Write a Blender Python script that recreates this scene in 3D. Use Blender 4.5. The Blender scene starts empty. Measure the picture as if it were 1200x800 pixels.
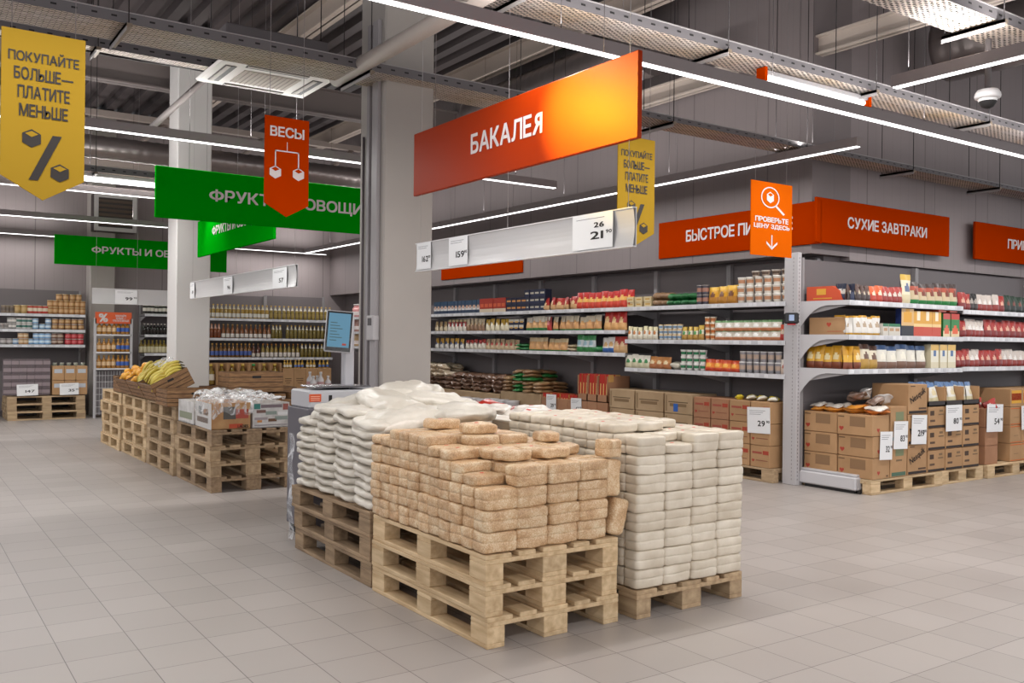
import bpy, bmesh, math, random
from mathutils import Vector, Matrix, noise
random.seed(7)
R = math.radians
COL = bpy.context.scene.collection
# ------------------------------------------------------------------ survey of the photograph (camera data)
FPX, YAW, ROLL, CAMZ = 1069.6, R(55.547), R(.649), 1.424
FW = (math.cos(YAW), math.sin(YAW)); RT = (math.sin(YAW), -math.cos(YAW))
def azim(x, y=400):
    u, v = x-600, y-400
    a = (u*math.cos(ROLL)+v*math.sin(ROLL))/FPX
    return FW[0]+RT[0]*a, FW[1]+RT[1]*a

# ------------------------------------------------------------------ materials
def lin(c): return tuple(((v/255)/12.92 if v/255 <= .04045 else ((v/255+.055)/1.055)**2.4) for v in c)
def hx(s): s = s.lstrip('#'); return tuple(int(s[i:i+2], 16) for i in (0, 2, 4))
_M = {}
def C(col, rough=.55, metal=0., coat=0., alpha=1., spec=.5):
    key = (col, rough, metal, coat, alpha, spec)
    if key in _M: return _M[key]
    m = bpy.data.materials.new('paint_'+str(col).strip('#')); m.use_nodes = True
    b = m.node_tree.nodes['Principled BSDF']
    b.inputs['Base Color'].default_value = (*lin(hx(col)), 1)
    b.inputs['Roughness'].default_value = rough; b.inputs['Metallic'].default_value = metal
    b.inputs['Coat Weight'].default_value = coat; b.inputs['Coat Roughness'].default_value = .15
    b.inputs['Alpha'].default_value = alpha; b.inputs['Specular IOR Level'].default_value = spec
    _M[key] = m; return m
def emis(name, col, s):
    m = bpy.data.materials.new(name); m.use_nodes = True
    b = m.node_tree.nodes['Principled BSDF']
    b.inputs['Base Color'].default_value = (.3, .3, .3, 1) if s > 1 else (.02, .03, .04, 1); b.inputs['Specular IOR Level'].default_value = .15
    b.inputs['Emission Color'].default_value = (*lin(hx(col)), 1); b.inputs['Emission Strength'].default_value = s
    return m
def nodes(m): return m.node_tree.nodes, m.node_tree.links, m.node_tree.nodes['Principled BSDF']
def newmat(name, rough=.6, coat=0.):
    m = bpy.data.materials.new(name); m.use_nodes = True
    b = m.node_tree.nodes['Principled BSDF']; b.inputs['Roughness'].default_value = rough
    b.inputs['Coat Weight'].default_value = coat; b.inputs['Coat Roughness'].default_value = .2
    return m
def mottled(name, c1, c2, scale, rough=.6, bump=0., bscale=None, coat=0., stretch=(1, 1, 1), perobj=.0, detail=4, bdist=.004):
    m = newmat(name, rough, coat); N, L, B = nodes(m)
    tc = N.new('ShaderNodeTexCoord'); mp = N.new('ShaderNodeMapping'); mp.inputs['Scale'].default_value = stretch
    L.new(tc.outputs['Object'], mp.inputs['Vector'])
    oi = N.new('ShaderNodeObjectInfo')
    ad = N.new('ShaderNodeVectorMath'); ad.operation = 'ADD'
    mu = N.new('ShaderNodeMath'); mu.operation = 'MULTIPLY'; mu.inputs[1].default_value = 37.
    L.new(oi.outputs['Random'], mu.inputs[0]); L.new(mp.outputs[0], ad.inputs[0]); L.new(mu.outputs[0], ad.inputs[1])
    n = N.new('ShaderNodeTexNoise'); n.inputs['Scale'].default_value = scale; n.inputs['Detail'].default_value = detail
    L.new(ad.outputs[0], n.inputs['Vector'])
    cr = N.new('ShaderNodeValToRGB'); e = cr.color_ramp.elements
    e[0].position = .3; e[1].position = .7; e[0].color = (*lin(hx(c1)), 1); e[1].color = (*lin(hx(c2)), 1)
    L.new(n.outputs['Fac'], cr.inputs['Fac'])
    out = cr.outputs[0]
    if perobj:
        hs = N.new('ShaderNodeHueSaturation'); mr = N.new('ShaderNodeMapRange')
        mr.inputs['To Min'].default_value = 1-perobj; mr.inputs['To Max'].default_value = 1+perobj
        L.new(oi.outputs['Random'], mr.inputs['Value']); L.new(mr.outputs[0], hs.inputs['Value']); L.new(out, hs.inputs['Color']); out = hs.outputs[0]
    L.new(out, B.inputs['Base Color'])
    if bump:
        n2 = N.new('ShaderNodeTexNoise'); n2.inputs['Scale'].default_value = bscale or scale*2; n2.inputs['Detail'].default_value = 5
        L.new(ad.outputs[0], n2.inputs['Vector'])
        bp = N.new('ShaderNodeBump'); bp.inputs['Strength'].default_value = bump; bp.inputs['Distance'].default_value = bdist
        L.new(n2.outputs['Fac'], bp.inputs['Height']); L.new(bp.outputs[0], B.inputs['Normal'])
    return m
def grainy(name, c1, c2, c3, scale):          # oat flakes seen through clear film
    m = newmat(name, .42, .35); N, L, B = nodes(m)
    tc = N.new('ShaderNodeTexCoord'); oi = N.new('ShaderNodeObjectInfo')
    ad = N.new('ShaderNodeVectorMath'); mu = N.new('ShaderNodeMath'); mu.operation = 'MULTIPLY'; mu.inputs[1].default_value = 23.
    L.new(oi.outputs['Random'], mu.inputs[0]); L.new(tc.outputs['Object'], ad.inputs[0]); L.new(mu.outputs[0], ad.inputs[1])
    v = N.new('ShaderNodeTexVoronoi'); v.inputs['Scale'].default_value = scale; L.new(ad.outputs[0], v.inputs['Vector'])
    n = N.new('ShaderNodeTexNoise'); n.inputs['Scale'].default_value = 14; L.new(ad.outputs[0], n.inputs['Vector'])
    cr = N.new('ShaderNodeValToRGB'); e = cr.color_ramp.elements
    e[0].position = .0; e[0].color = (*lin(hx(c3)), 1); e[1].position = .55; e[1].color = (*lin(hx(c1)), 1)
    x = cr.color_ramp.elements.new(1.); x.color = (*lin(hx(c2)), 1)
    mx = N.new('ShaderNodeMath'); mx.operation = 'MULTIPLY_ADD'; mx.inputs[1].default_value = .45; 
    L.new(v.outputs['Color'], mx.inputs[0]); L.new(n.outputs['Fac'], mx.inputs[2]); 
    sb = N.new('ShaderNodeMath'); sb.operation = 'SUBTRACT'; sb.inputs[1].default_value = .12; L.new(mx.outputs[0], sb.inputs[0])
    L.new(sb.outputs[0], cr.inputs['Fac'])
    hs = N.new('ShaderNodeHueSaturation'); mr = N.new('ShaderNodeMapRange'); mr.inputs['To Min'].default_value = .93; mr.inputs['To Max'].default_value = 1.06
    L.new(oi.outputs['Random'], mr.inputs['Value']); L.new(mr.outputs[0], hs.inputs['Value']); L.new(cr.outputs[0], hs.inputs['Color'])
    L.new(hs.outputs[0], B.inputs['Base Color'])
    n2 = N.new('ShaderNodeTexNoise'); n2.inputs['Scale'].default_value = 45; L.new(ad.outputs[0], n2.inputs['Vector'])
    s2 = N.new('ShaderNodeMath'); s2.operation = 'ADD'; L.new(n2.outputs['Fac'], s2.inputs[0]); L.new(v.outputs['Distance'], s2.inputs[1])
    bp = N.new('ShaderNodeBump'); bp.inputs['Strength'].default_value = .55; bp.inputs['Distance'].default_value = .004
    L.new(s2.outputs[0], bp.inputs['Height']); L.new(bp.outputs[0], B.inputs['Normal'])
    return m

WOODS = [mottled('pine_'+k, a, b, 5, .75, .15, 60, stretch=st, perobj=.12) for k, a, b, st in (
    ('light_y', '#b39670', '#d8be98', (5, .8, 5)), ('dark_y', '#7b654e', '#a68c6e', (5, .8, 5)), ('mid_y', '#9a8062', '#bfa583', (5, .8, 5)))]
PINE, OLDPINE, MIDPINE = WOODS
CARD = mottled('cardboard', '#a9835c', '#b68f67', 5, .8, .1, 40, perobj=.05)
CARD_P = mottled('cardboard_pale', '#a68b6a', '#b59a79', 5, .8, .1, 40, perobj=.04)
CARD_R = mottled('cardboard_rosy', '#9c6f51', '#ab7d5d', 5, .8, .1, 40, perobj=.04)
CRATEM = mottled('crate_brown', '#6d4c30', '#97714b', 10, .6, .2, 50, stretch=(1, 1, 7), perobj=.08)
OAT = grainy('oat_flakes', '#cca57a', '#ecdab8', '#8a6038', 210)
FLOUR = mottled('flour_bag_film', '#c6b8a3', '#e2d7c5', 6, .38, .5, 22, .35, perobj=.03, bdist=.006)
SUGAR = mottled('sugar_bag_film', '#c4bcae', '#ddd6ca', 5, .4, .8, 22, .3, perobj=.04, bdist=.008)
BUCK = mottled('buckwheat_film', '#4d3122', '#8f6e58', 60, .3, .4, 25, .6, perobj=.1)
STEEL = C('#a9a5a5', .45, .4); WHITEM = C('#d7d5d6', .4); GREYM = C('#8d8a8c', .5); DARK = C('#1d1a1b', .7)
SHELFM = C('#cfcfd2', .4); UPM = C('#b5b2b4', .45); PANELM = C('#6d6667', .6); LAMPH = C('#8f8686', .5)
CABLE = C('#2b2627', .5, .3); ORANGE = C('#9c2d00', .7, spec=0.); GREEN = C('#008a0a', .7, spec=0.); YEL = C('#997a28', .8, spec=0.)
LETTER = C('#cfc6c4', .7); INK = C('#1c130f', .6); PAPER = C('#e9e9ea', .5); GREYINK = C('#77757a', .7)
FILM = newmat('clear_film', .18, .4)
_N, _L, _B = nodes(FILM); _B.inputs['Base Color'].default_value = (.92, .93, .95, 1)
_n = _N.new('ShaderNodeTexNoise'); _n.inputs['Scale'].default_value = 9; _n.inputs['Distortion'].default_value = 1.5
_t = _N.new('ShaderNodeTexCoord'); _L.new(_t.outputs['Object'], _n.inputs['Vector'])
_r = _N.new('ShaderNodeMapRange'); _r.inputs['From Min'].default_value = .42; _r.inputs['From Max'].default_value = .7; _r.inputs['To Min'].default_value = .12; _r.inputs['To Max'].default_value = .75
_L.new(_n.outputs['Fac'], _r.inputs['Value']); _L.new(_r.outputs[0], _B.inputs['Alpha'])
_b = _N.new('ShaderNodeBump'); _b.inputs['Strength'].default_value = .8; _b.inputs['Distance'].default_value = .01; _L.new(_n.outputs['Fac'], _b.inputs['Height']); _L.new(_b.outputs[0], _B.inputs['Normal'])

# ------------------------------------------------------------------ mesh building
class MB:
    def __init__(s): s.v = []; s.f = []; s.m = []; s.mats = []; s.sm = []
    def mi(s, mat):
        if mat not in s.mats: s.mats.append(mat)
        return s.mats.index(mat)
    def face(s, idx, mat, smooth=False): s.f.append(idx); s.m.append(s.mi(mat)); s.sm.append(smooth)
    def quad(s, pts, mat):
        n = len(s.v); s.v += [tuple(p) for p in pts]; s.face(list(range(n, n+len(pts))), mat)
    def box(s, x0, x1, y0, y1, z0, z1, mat):
        n = len(s.v)
        s.v += [(x, y, z) for z in (z0, z1) for y in (y0, y1) for x in (x0, x1)]
        for q in ((0, 2, 3, 1), (4, 5, 7, 6), (0, 1, 5, 4), (2, 6, 7, 3), (0, 4, 6, 2), (1, 3, 7, 5)): s.face([n+i for i in q], mat)
    def bbox(s, x0, x1, y0, y1, z0, z1, mat, b=.004):
        bm = bmesh.new(); bmesh.ops.create_cube(bm, size=1)
        for v in bm.verts: v.co = Vector(((x0+x1)/2+v.co.x*(x1-x0), (y0+y1)/2+v.co.y*(y1-y0), (z0+z1)/2+v.co.z*(z1-z0)))
        bmesh.ops.bevel(bm, geom=bm.edges[:], offset=b, segments=1, affect='EDGES')
        s.add(bm, mat, False)
    def add(s, bm, mat, smooth=True):
        n = len(s.v); bm.verts.index_update(); s.v += [tuple(v.co) for v in bm.verts]
        for f in bm.faces: s.face([n+v.index for v in f.verts], mat, smooth)
        bm.free()
    def tube(s, pts, r, mat, n=8, caps=True):
        pts = [Vector(p) for p in pts]; rr = r if isinstance(r, (list, tuple)) else [r]*len(pts)
        base = len(s.v); up = Vector((0, 0, 1))
        for i, p in enumerate(pts):
            t = (pts[min(i+1, len(pts)-1)]-pts[max(i-1, 0)]).normalized()
            a = t.cross(up); a = a.normalized() if a.length > .01 else Vector((1, 0, 0)); b = t.cross(a)
            for k in range(n):
                an = 2*math.pi*k/n; s.v.append(tuple(p+(a*math.cos(an)+b*math.sin(an))*rr[i]))
        for i in range(len(pts)-1):
            for k in range(n):
                s.face([base+i*n+k, base+i*n+(k+1) % n, base+(i+1)*n+(k+1) % n, base+(i+1)*n+k], mat, True)
        if caps:
            s.face([base+k for k in range(n)][::-1], mat); e = base+(len(pts)-1)*n; s.face([e+k for k in range(n)], mat)
    def lathe(s, prof, n=12):                 # prof: (r, z, material of the band that starts here)
        base = len(s.v)
        for r, z, _ in prof:
            for k in range(n):
                an = 2*math.pi*(k+.5)/n; s.v.append((r*math.cos(an), r*math.sin(an), z))
        for i in range(len(prof)-1):
            for k in range(n):
                mt = prof[i][2]
                if isinstance(mt, tuple): mt = mt[0] if math.cos(2*math.pi*(k+1)/n+math.pi/2) > .35 else mt[1]
                s.face([base+i*n+k, base+i*n+(k+1) % n, base+(i+1)*n+(k+1) % n, base+(i+1)*n+k], mt, True)
        e = base+(len(prof)-1)*n
        s.face([e+k for k in range(n)], prof[-1][2]); s.face([base+k for k in range(n)][::-1], prof[0][2])
    def mesh(s, name):
        me = bpy.data.meshes.new(name); me.from_pydata(s.v, [], s.f)
        for m in s.mats: me.materials.append(m)
        me.polygons.foreach_set('material_index', s.m); me.polygons.foreach_set('use_smooth', s.sm); me.update()
        return me

def O(name, me, loc=(0, 0, 0), rot=(0, 0, 0), parent=None, scale=(1, 1, 1), label=None, cat=None, group=None, kind=None):
    o = bpy.data.objects.new(name, me); COL.objects.link(o)
    o.location = loc; o.rotation_euler = rot; o.scale = scale
    if parent: o.parent = parent
    if label: o['label'] = label
    if cat: o['category'] = cat
    if group: o['group'] = group
    if kind: o['kind'] = kind
    return o
def place(proto, loc, rot=(0, 0, 0), scale=(1, 1, 1), label=None, group=None):
    """proto = (name, category, root mesh or None, [(part name, mesh, loc, [(sub-part name, mesh)])])"""
    name, cat, root, parts = proto
    if isinstance(root, list): root = random.choice(root)
    r = O(name, root, loc, rot, None, scale, label, cat, group)
    for p in parts:
        c = O(p[0], p[1], p[2] if len(p) > 2 else (0, 0, 0), (0, 0, 0), r)
        for q in (p[3] if len(p) > 3 else []): O(q[0], q[1], (0, 0, 0), (0, 0, 0), c)
    return r
ORD = ['first', 'second', 'third', 'fourth', 'fifth', 'sixth', 'seventh', 'eighth', 'ninth', 'tenth', 'eleventh', 'twelfth', 'thirteenth', 'fourteenth', 'fifteenth', 'sixteenth', 'seventeenth', 'eighteenth', 'nineteenth', 'twentieth']
def ordw(i):
    if i < 20: return ORD[i]
    t = {2: 'twenty', 3: 'thirty', 4: 'forty', 5: 'fifty'}[(i+1)//10]
    return t+'-'+ORD[(i+1) % 10-1] if (i+1) % 10 else {2: 'twentieth', 3: 'thirtieth', 4: 'fortieth', 5: 'fiftieth'}[(i+1)//10]

_T = {}
_G = {}
def glyph(ch):
    """outline of one capital letter or digit as (points, faces, width)"""
    if ch in _G: return _G[ch]
    src = {'Ф': 'O', 'Я': 'R'}.get(ch, ch)
    cu = bpy.data.curves.new('lettering', 'FONT'); cu.body = src; cu.size = 1; cu.resolution_u = 3
    ob = bpy.data.objects.new('lettering_tmp', cu); COL.objects.link(ob)
    dg = bpy.context.evaluated_depsgraph_get(); me = bpy.data.meshes.new_from_object(ob.evaluated_get(dg))
    bpy.data.objects.remove(ob)
    P = [(v.co.x, v.co.y) for v in me.vertices]; F = [list(p.vertices) for p in me.polygons]; bpy.data.meshes.remove(me)
    if not P: _G[ch] = ([], [], .22); return _G[ch]
    x0, x1 = min(p[0] for p in P), max(p[0] for p in P); w = x1-x0; P = [(p[0]-x0, p[1]) for p in P]
    if ch == 'Я': P = [(w-x, y) for x, y in P]; F = [f[::-1] for f in F]
    if ch == 'Ф':
        P = [(x*1.05, .09+y*.76) for x, y in P]; w *= 1.05; n = len(P); P += [(w/2-.045, -.01), (w/2+.045, -.01), (w/2+.045, .73), (w/2-.045, .73)]; F.append([n, n+1, n+2, n+3])
    _G[ch] = (P, F, w); return _G[ch]
def textmesh(body, mat, h=None, w=None, bold=.02, ext=.002):
    """lettering standing in the local XZ plane, facing -Y, centred"""
    key = (body, mat.name, h, w, bold)
    if key in _T: return _T[key]
    V = []; F = []
    for li, line in enumerate(body.split('\n')):
        x = 0; L0 = len(V)
        for ch in line:
            P, Fc, gw = glyph(ch); n = len(V); V += [(x+a, b-li*.95) for a, b in P]; F += [[n+i for i in f] for f in Fc]
            x += gw+(.1 if P else .05)
        for i in range(L0, len(V)): V[i] = (V[i][0]-x/2, V[i][1])
    xs = [v[0] for v in V]; ys = [v[1] for v in V]; cx, cy = (min(xs)+max(xs))/2, (min(ys)+max(ys))/2; bw = bold*.95
    dw, dh = max(xs)-min(xs)+2*bw, max(ys)-min(ys)+2*bw; sx = (w/dw) if w else h/dh; sy = (h/dh) if h else sx
    mb = MB()
    for a, b in ((-1, -1), (-1, 1), (1, -1), (1, 1)):
        n = len(mb.v); mb.v += [((x-cx+a*bw)*sx, -ext-.00005*(a+b+3), (y-cy+b*bw)*sy) for x, y in V]
        for f_ in F: mb.face([n+i for i in f_], mat)
    me = mb.mesh('lettering'); _T[key] = me; return me

def softbag(w, d, h, e=6, nz=.004, seed=0, crease=0, mat=FLOUR, seam=None, nx=9, ny=7, pillow=0, dot=None):
    def ax(n): return [-1+2*i/n for i in range(n+1)]
    X = ax(nx); Y = ax(ny); Z = [-1, -.82, -.5, -.2, -.07, 0, .07, .2, .5, .82, 1]
    vid = {}; mb = MB()
    def P(x, y, z):
        k = (round(x, 3), round(y, 3), round(z, 3))
        if k in vid: return vid[k]
        q = (abs(x)**e+abs(y)**e+abs(z)**e)**(1/e); a, b, c = x/q, y/q, z/q
        if pillow: c *= (1-pillow*max(abs(x)**4, abs(y)**4))
        if crease:
            g = math.exp(-(z/.06)**2)*crease
            if abs(y) > .99: b *= 1-g*max(0, 1-abs(x)**6)*.9
            if abs(x) > .99: a *= 1-g*.5
        p = Vector((a*w/2, b*d/2, c*h/2))
        nv = noise.noise_vector(Vector((p.x*14+seed*7.1, p.y*14+seed*3.3, p.z*18+seed)))
        p += nv*nz
        if seam: p.z += seam*math.sin(p.x*30+seed)*.5*nz
        mb.v.append((p.x, p.y, p.z+h/2)); vid[k] = len(mb.v)-1; return vid[k]
    def grid(A, Bv, f):
        for i in range(len(A)-1):
            for j in range(len(Bv)-1):
                mt = mat
                if dot and f(0, 0)[2] > .5 and abs(A[i]+.15) < .16 and abs(Bv[j]-.1) < .2: mt = dot
                mb.face([P(*f(A[i], Bv[j])), P(*f(A[i+1], Bv[j])), P(*f(A[i+1], Bv[j+1])), P(*f(A[i], Bv[j+1]))], mt, True)
    grid(X, Y, lambda a, b: (a, b, 1)); grid(Y, X, lambda a, b: (b, a, -1))
    grid(X, Z, lambda a, b: (a, -1, b)); grid(Z, X, lambda a, b: (b, 1, a))
    grid(Z, Y, lambda a, b: (-1, b, a)); grid(Y, Z, lambda a, b: (1, a, b))
    return mb.mesh('soft_bag')

def pouch(w, h, d, paint, name='pouch', gus=.0, seed=1):
    """standing pouch, front faces -Y; paint(u -1..1, t 0..1) -> material"""
    mb = MB(); n, m = 8, 10
    def P(i, j, s):
        u = -1+2*i/n; t = j/m
        dep = d/2*(1-t**2.2)*(1-abs(u)**3*.85)*(1 if t > .02 else .8)
        if t < .15: dep *= .8+.2*t/.15
        ww = w/2*(.96+.04*math.sin(t*7+seed))
        return (u*ww, s*dep+.006*math.sin(u*5+seed+t*6)*t, t*h)
    for s in (-1, 1):
        base = len(mb.v)
        mb.v += [P(i, j, s) for j in range(m+1) for i in range(n+1)]
        for j in range(m):
            for i in range(n):
                a = base+j*(n+1)+i; q = [a, a+1, a+n+2, a+n+1]
                mb.face(q if s < 0 else q[::-1], paint(-1+2*(i+.5)/n, (j+.5)/m), True)
    return mb.mesh(name)
def pbox(w, d, h, paint, n=6, m=8, name='carton', side=None, top=None):
    mb = MB()
    for i in range(n):
        for j in range(m):
            x0, x1, z0, z1 = -w/2+w*i/n, -w/2+w*(i+1)/n, h*j/m, h*(j+1)/m
            mb.quad([(x0, -d/2, z0), (x1, -d/2, z0), (x1, -d/2, z1), (x0, -d/2, z1)], paint(-1+2*(i+.5)/n, (j+.5)/m))
    sd = side or paint(-.95, .5); tp = top or sd
    for x, f in ((-w/2, 1), (w/2, -1)):
        q = [(x, d/2, 0), (x, -d/2, 0), (x, -d/2, h), (x, d/2, h)]; mb.quad(q if f > 0 else q[::-1], sd)
    mb.quad([(-w/2, -d/2, h), (w/2, -d/2, h), (w/2, d/2, h), (-w/2, d/2, h)], tp)
    mb.quad([(w/2, d/2, 0), (-w/2, d/2, 0), (-w/2, d/2, h), (w/2, d/2, h)], sd)
    mb.quad([(-w/2, d/2, 0), (w/2, d/2, 0), (w/2, -d/2, 0), (-w/2, -d/2, 0)], sd)
    return mb.mesh(name)
def bands(*bs, center=None, cr=(.6, .35, .68)):
    """bs: (t_top, colour) from bottom up; centre patch inside |u|<cr0 and cr1<t<cr2"""
    ms = [(t, C(c, .4, coat=.3)) for t, c in bs]; cm = C(center, .4, coat=.3) if center else None
    def f(u, t):
        if cm and ((u/cr[0])**2+((t-(cr[1]+cr[2])/2)/((cr[2]-cr[1])/2))**2) < 1: return cm
        for tt, m in ms:
            if t <= tt: return m
        return ms[-1][1]
    return f
def can(r, h, body, lid='#b9b6b0', band=None, n=14, taper=1., patch=False):
    mb = MB(); B = C(body, .4, coat=.2); Lm = C(lid, .4, .2); Bd = C(band, .4, coat=.2) if band else B
    rb = r*taper
    k = lambda t: rb+(r-rb)*t
    mb.lathe([(rb*.92, 0, Lm), (rb, .004, B), (k(.3), h*.3, (Bd, B) if patch else Bd), (k(.7), h*.7, B), (r, h-.01, Lm), (r*1.03, h-.008, Lm), (r*1.03, h, Lm), (r*.9, h, Lm)], n)
    return mb.mesh('can')
def bottle(r, h, glass, lab, cap, lab2=None, n=10, neck=.38, lz=(.15, .42)):
    mb = MB(); G = C(glass, .15, coat=.5); La = C(lab, .6); Ca = C(cap, .4); L2 = C(lab2, .6) if lab2 else G
    mb.lathe([(r*.85, 0, G), (r, .01, G), (r, h*lz[0], G), (r*1.01, h*lz[0]+.001, La), (r*1.01, h*lz[1], G), (r, h*.6, G), (r*.8, h*.66, L2), (r*neck, h*.78, L2), (r*neck, h*.9, Ca), (r*neck*1.15, h*.905, Ca), (r*neck*1.15, h, Ca)], n)
    return mb.mesh('bottle')
# ------------------------------------------------------------------ room shell
def floor():
    m = newmat('floor_tiles', .33); N, L, B = nodes(m)
    tc = N.new('ShaderNodeTexCoord'); mp = N.new('ShaderNodeMapping'); mp.inputs['Location'].default_value = (FX0, FY0, 0); mp.inputs['Scale'].default_value = (1/.303, 1/.303, 1)
    L.new(tc.outputs['Object'], mp.inputs['Vector'])
    br = N.new('ShaderNodeTexBrick'); br.offset = 0; br.squash = 1; br.inputs['Scale'].default_value = 1
    br.inputs['Brick Width'].default_value = 1; br.inputs['Row Height'].default_value = 1; br.inputs['Mortar Size'].default_value = .0085; br.inputs['Mortar Smooth'].default_value = .6
    br.inputs['Color1'].default_value = (*lin(hx('#a39b96')), 1); br.inputs['Color2'].default_value = (*lin(hx('#ada5a0')), 1); br.inputs['Mortar'].default_value = (*lin(hx('#625b57')), 1)
    L.new(mp.outputs[0], br.inputs['Vector'])
    n = N.new('ShaderNodeTexNoise'); n.inputs['Scale'].default_value = .8; n.inputs['Detail'].default_value = 6; L.new(tc.outputs['Object'], n.inputs['Vector'])
    n3 = N.new('ShaderNodeTexNoise'); n3.inputs['Scale'].default_value = 90; L.new(tc.outputs['Object'], n3.inputs['Vector'])
    mx = N.new('ShaderNodeMix'); mx.data_type = 'RGBA'; mx.blend_type = 'MULTIPLY'; mx.inputs[0].default_value = 1
    r = N.new('ShaderNodeMapRange'); r.inputs['To Min'].default_value = .88; r.inputs['To Max'].default_value = 1.1; L.new(n.outputs['Fac'], r.inputs['Value'])
    L.new(br.outputs['Color'], mx.inputs[6]); L.new(r.outputs[0], mx.inputs[7]); L.new(mx.outputs[2], B.inputs['Base Color'])
    r2 = N.new('ShaderNodeMapRange'); r2.inputs['To Min'].default_value = .3; r2.inputs['To Max'].default_value = .5; L.new(n.outputs['Fac'], r2.inputs['Value']); L.new(r2.outputs[0], B.inputs['Roughness'])
    bp = N.new('ShaderNodeBump'); bp.inputs['Strength'].default_value = .25; bp.inputs['Distance'].default_value = .002; bp.invert = True
    L.new(br.outputs['Fac'], bp.inputs['Height']); L.new(bp.outputs[0], B.inputs['Normal'])
    mb = MB(); mb.quad([(-9, -9, 0), (24, -9, 0), (24, 19, 0), (-9, 19, 0)], m); O('floor', mb.mesh('floor'), kind='structure', label='pale grey square tiled shop floor')
FX0, FY0 = 0, 0
FX0 = -(3.993/.303) % 1; FY0 = -(2.266/.303) % 1
floor()
def wallmat(name, axis, base='#6f6768'):
    m = newmat(name, .6); N, L, B = nodes(m)
    tc = N.new('ShaderNodeTexCoord'); sx = N.new('ShaderNodeSeparateXYZ'); L.new(tc.outputs['Object'], sx.inputs[0])
    def line(src, per, wdt):
        f = N.new('ShaderNodeMath'); f.operation = 'PINGPONG'; f.inputs[1].default_value = per/2; L.new(sx.outputs[src], f.inputs[0])
        c = N.new('ShaderNodeMath'); c.operation = 'LESS_THAN'; c.inputs[1].default_value = wdt; L.new(f.outputs[0], c.inputs[0]); return c.outputs[0]
    a = line(axis, 1.1, .008); b = line(axis, .157, .006)
    n = N.new('ShaderNodeTexNoise'); n.inputs['Scale'].default_value = .7; L.new(tc.outputs['Object'], n.inputs['Vector'])
    cr = N.new('ShaderNodeValToRGB'); e = cr.color_ramp.elements; e[0].position = .3; e[1].position = .7
    c = hx(base); e[0].color = (*lin(c), 1); e[1].color = (*lin(tuple(min(255, int(v*1.08)) for v in c)), 1); L.new(n.outputs['Fac'], cr.inputs[0])
    k = N.new('ShaderNodeMath'); k.operation = 'MULTIPLY'; k.inputs[1].default_value = .08; L.new(b, k.inputs[0])
    k2 = N.new('ShaderNodeMath'); k2.operation = 'MULTIPLY_ADD'; k2.inputs[1].default_value = .45; L.new(a, k2.inputs[0]); L.new(k.outputs[0], k2.inputs[2])
    mx = N.new('ShaderNodeMix'); mx.data_type = 'RGBA'; mx.inputs[7].default_value = (*lin(hx('#3c3536')), 1)
    L.new(k2.outputs[0], mx.inputs[0]); L.new(cr.outputs[0], mx.inputs[6]); L.new(mx.outputs[2], B.inputs['Base Color'])
    return m
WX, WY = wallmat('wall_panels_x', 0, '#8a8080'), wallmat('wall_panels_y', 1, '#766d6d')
CEIL = 5.6
def walls():
    mb = MB(); mb.box(-9, 8.5, 18.4, 18.6, 0, CEIL, WX); O('wall_far', mb.mesh('wall_far'), kind='structure', label='far grey panelled wall behind the oil shelves')
    mb = MB(); mb.box(8.22, 8.5, 6.3, 18.4, 0, 2.37, WY); mb.box(7.86, 8.5, 6.02, 18.4, 2.37, CEIL, WY); mb.box(8.22, 8.5, 6.14, 6.3, 0, 2.37, WY)
    O('wall_right', mb.mesh('wall_right'), kind='structure', label='grey panelled wall with overhanging bulkhead behind long shelving')
    mb = MB(); mb.box(8.5, 24, 6.14, 6.5, 0, 2.33, WX); mb.box(8.5, 24, 6.02, 6.5, 2.33, CEIL, WX)
    O('wall_near', mb.mesh('wall_near'), kind='structure', label='grey panelled wall above the breakfast shelves')
    # corrugated roof deck, ribs along Y
    mb = MB(); D = mottled('roof_deck', '#332e2f', '#544c4d', 1, .5, stretch=(1, .2, 1))
    x = -9; pts = []
    while x < 24: pts += [(x, CEIL), (x+.14, CEIL), (x+.17, CEIL+.09), (x+.27, CEIL+.09), (x+.3, CEIL)]; x += .3
    for (a, za), (b, zb) in zip(pts, pts[1:]):
        if b-a > 1e-4: mb.quad([(a, -9, za), (a, 19, za), (b, 19, zb), (b, -9, zb)], D)
    O('ceiling', mb.mesh('ceiling'), kind='structure', label='dark corrugated steel roof deck')
walls()
BEAM = C('#a89a90', .6); BEAMD = C('#6e6461', .6)
def beam(name, p0, p1, w, h, mat, label, flange=True):
    p0, p1 = Vector(p0), Vector(p1); d = p1-p0; L = d.length; mb = MB()
    if flange:
        mb.box(-w/2, w/2, 0, L, -h/2, -h/2+.02, mat); mb.box(-w/2, w/2, 0, L, h/2-.02, h/2, mat); mb.box(-.01, .01, 0, L, -h/2, h/2, mat)
    else: mb.box(-w/2, w/2, 0, L, -h/2, h/2, mat)
    o = O(name, mb.mesh(name), p0, kind='structure', label=label); o.rotation_mode = 'QUATERNION'; o.rotation_quaternion = d.to_track_quat('Y', 'Z'); return o
for i, x in enumerate((-1.2, 1.6, 4.4, 7.2, 9.6, 11.6, 14.2)): beam('roof_purlin', (x, -6, 5.42), (x, 6.0 if x > 7.8 else 18.4, 5.42), .16, .28, BEAM, 'pale steel purlin under the roof deck')
for y in (2.0, 13.2): beam('roof_girder', (-9, y, 5.05), (7.85 if y > 6 else 22, y, 5.05), .2, .4, BEAMD, 'grey steel girder crossing under the roof')
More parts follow.
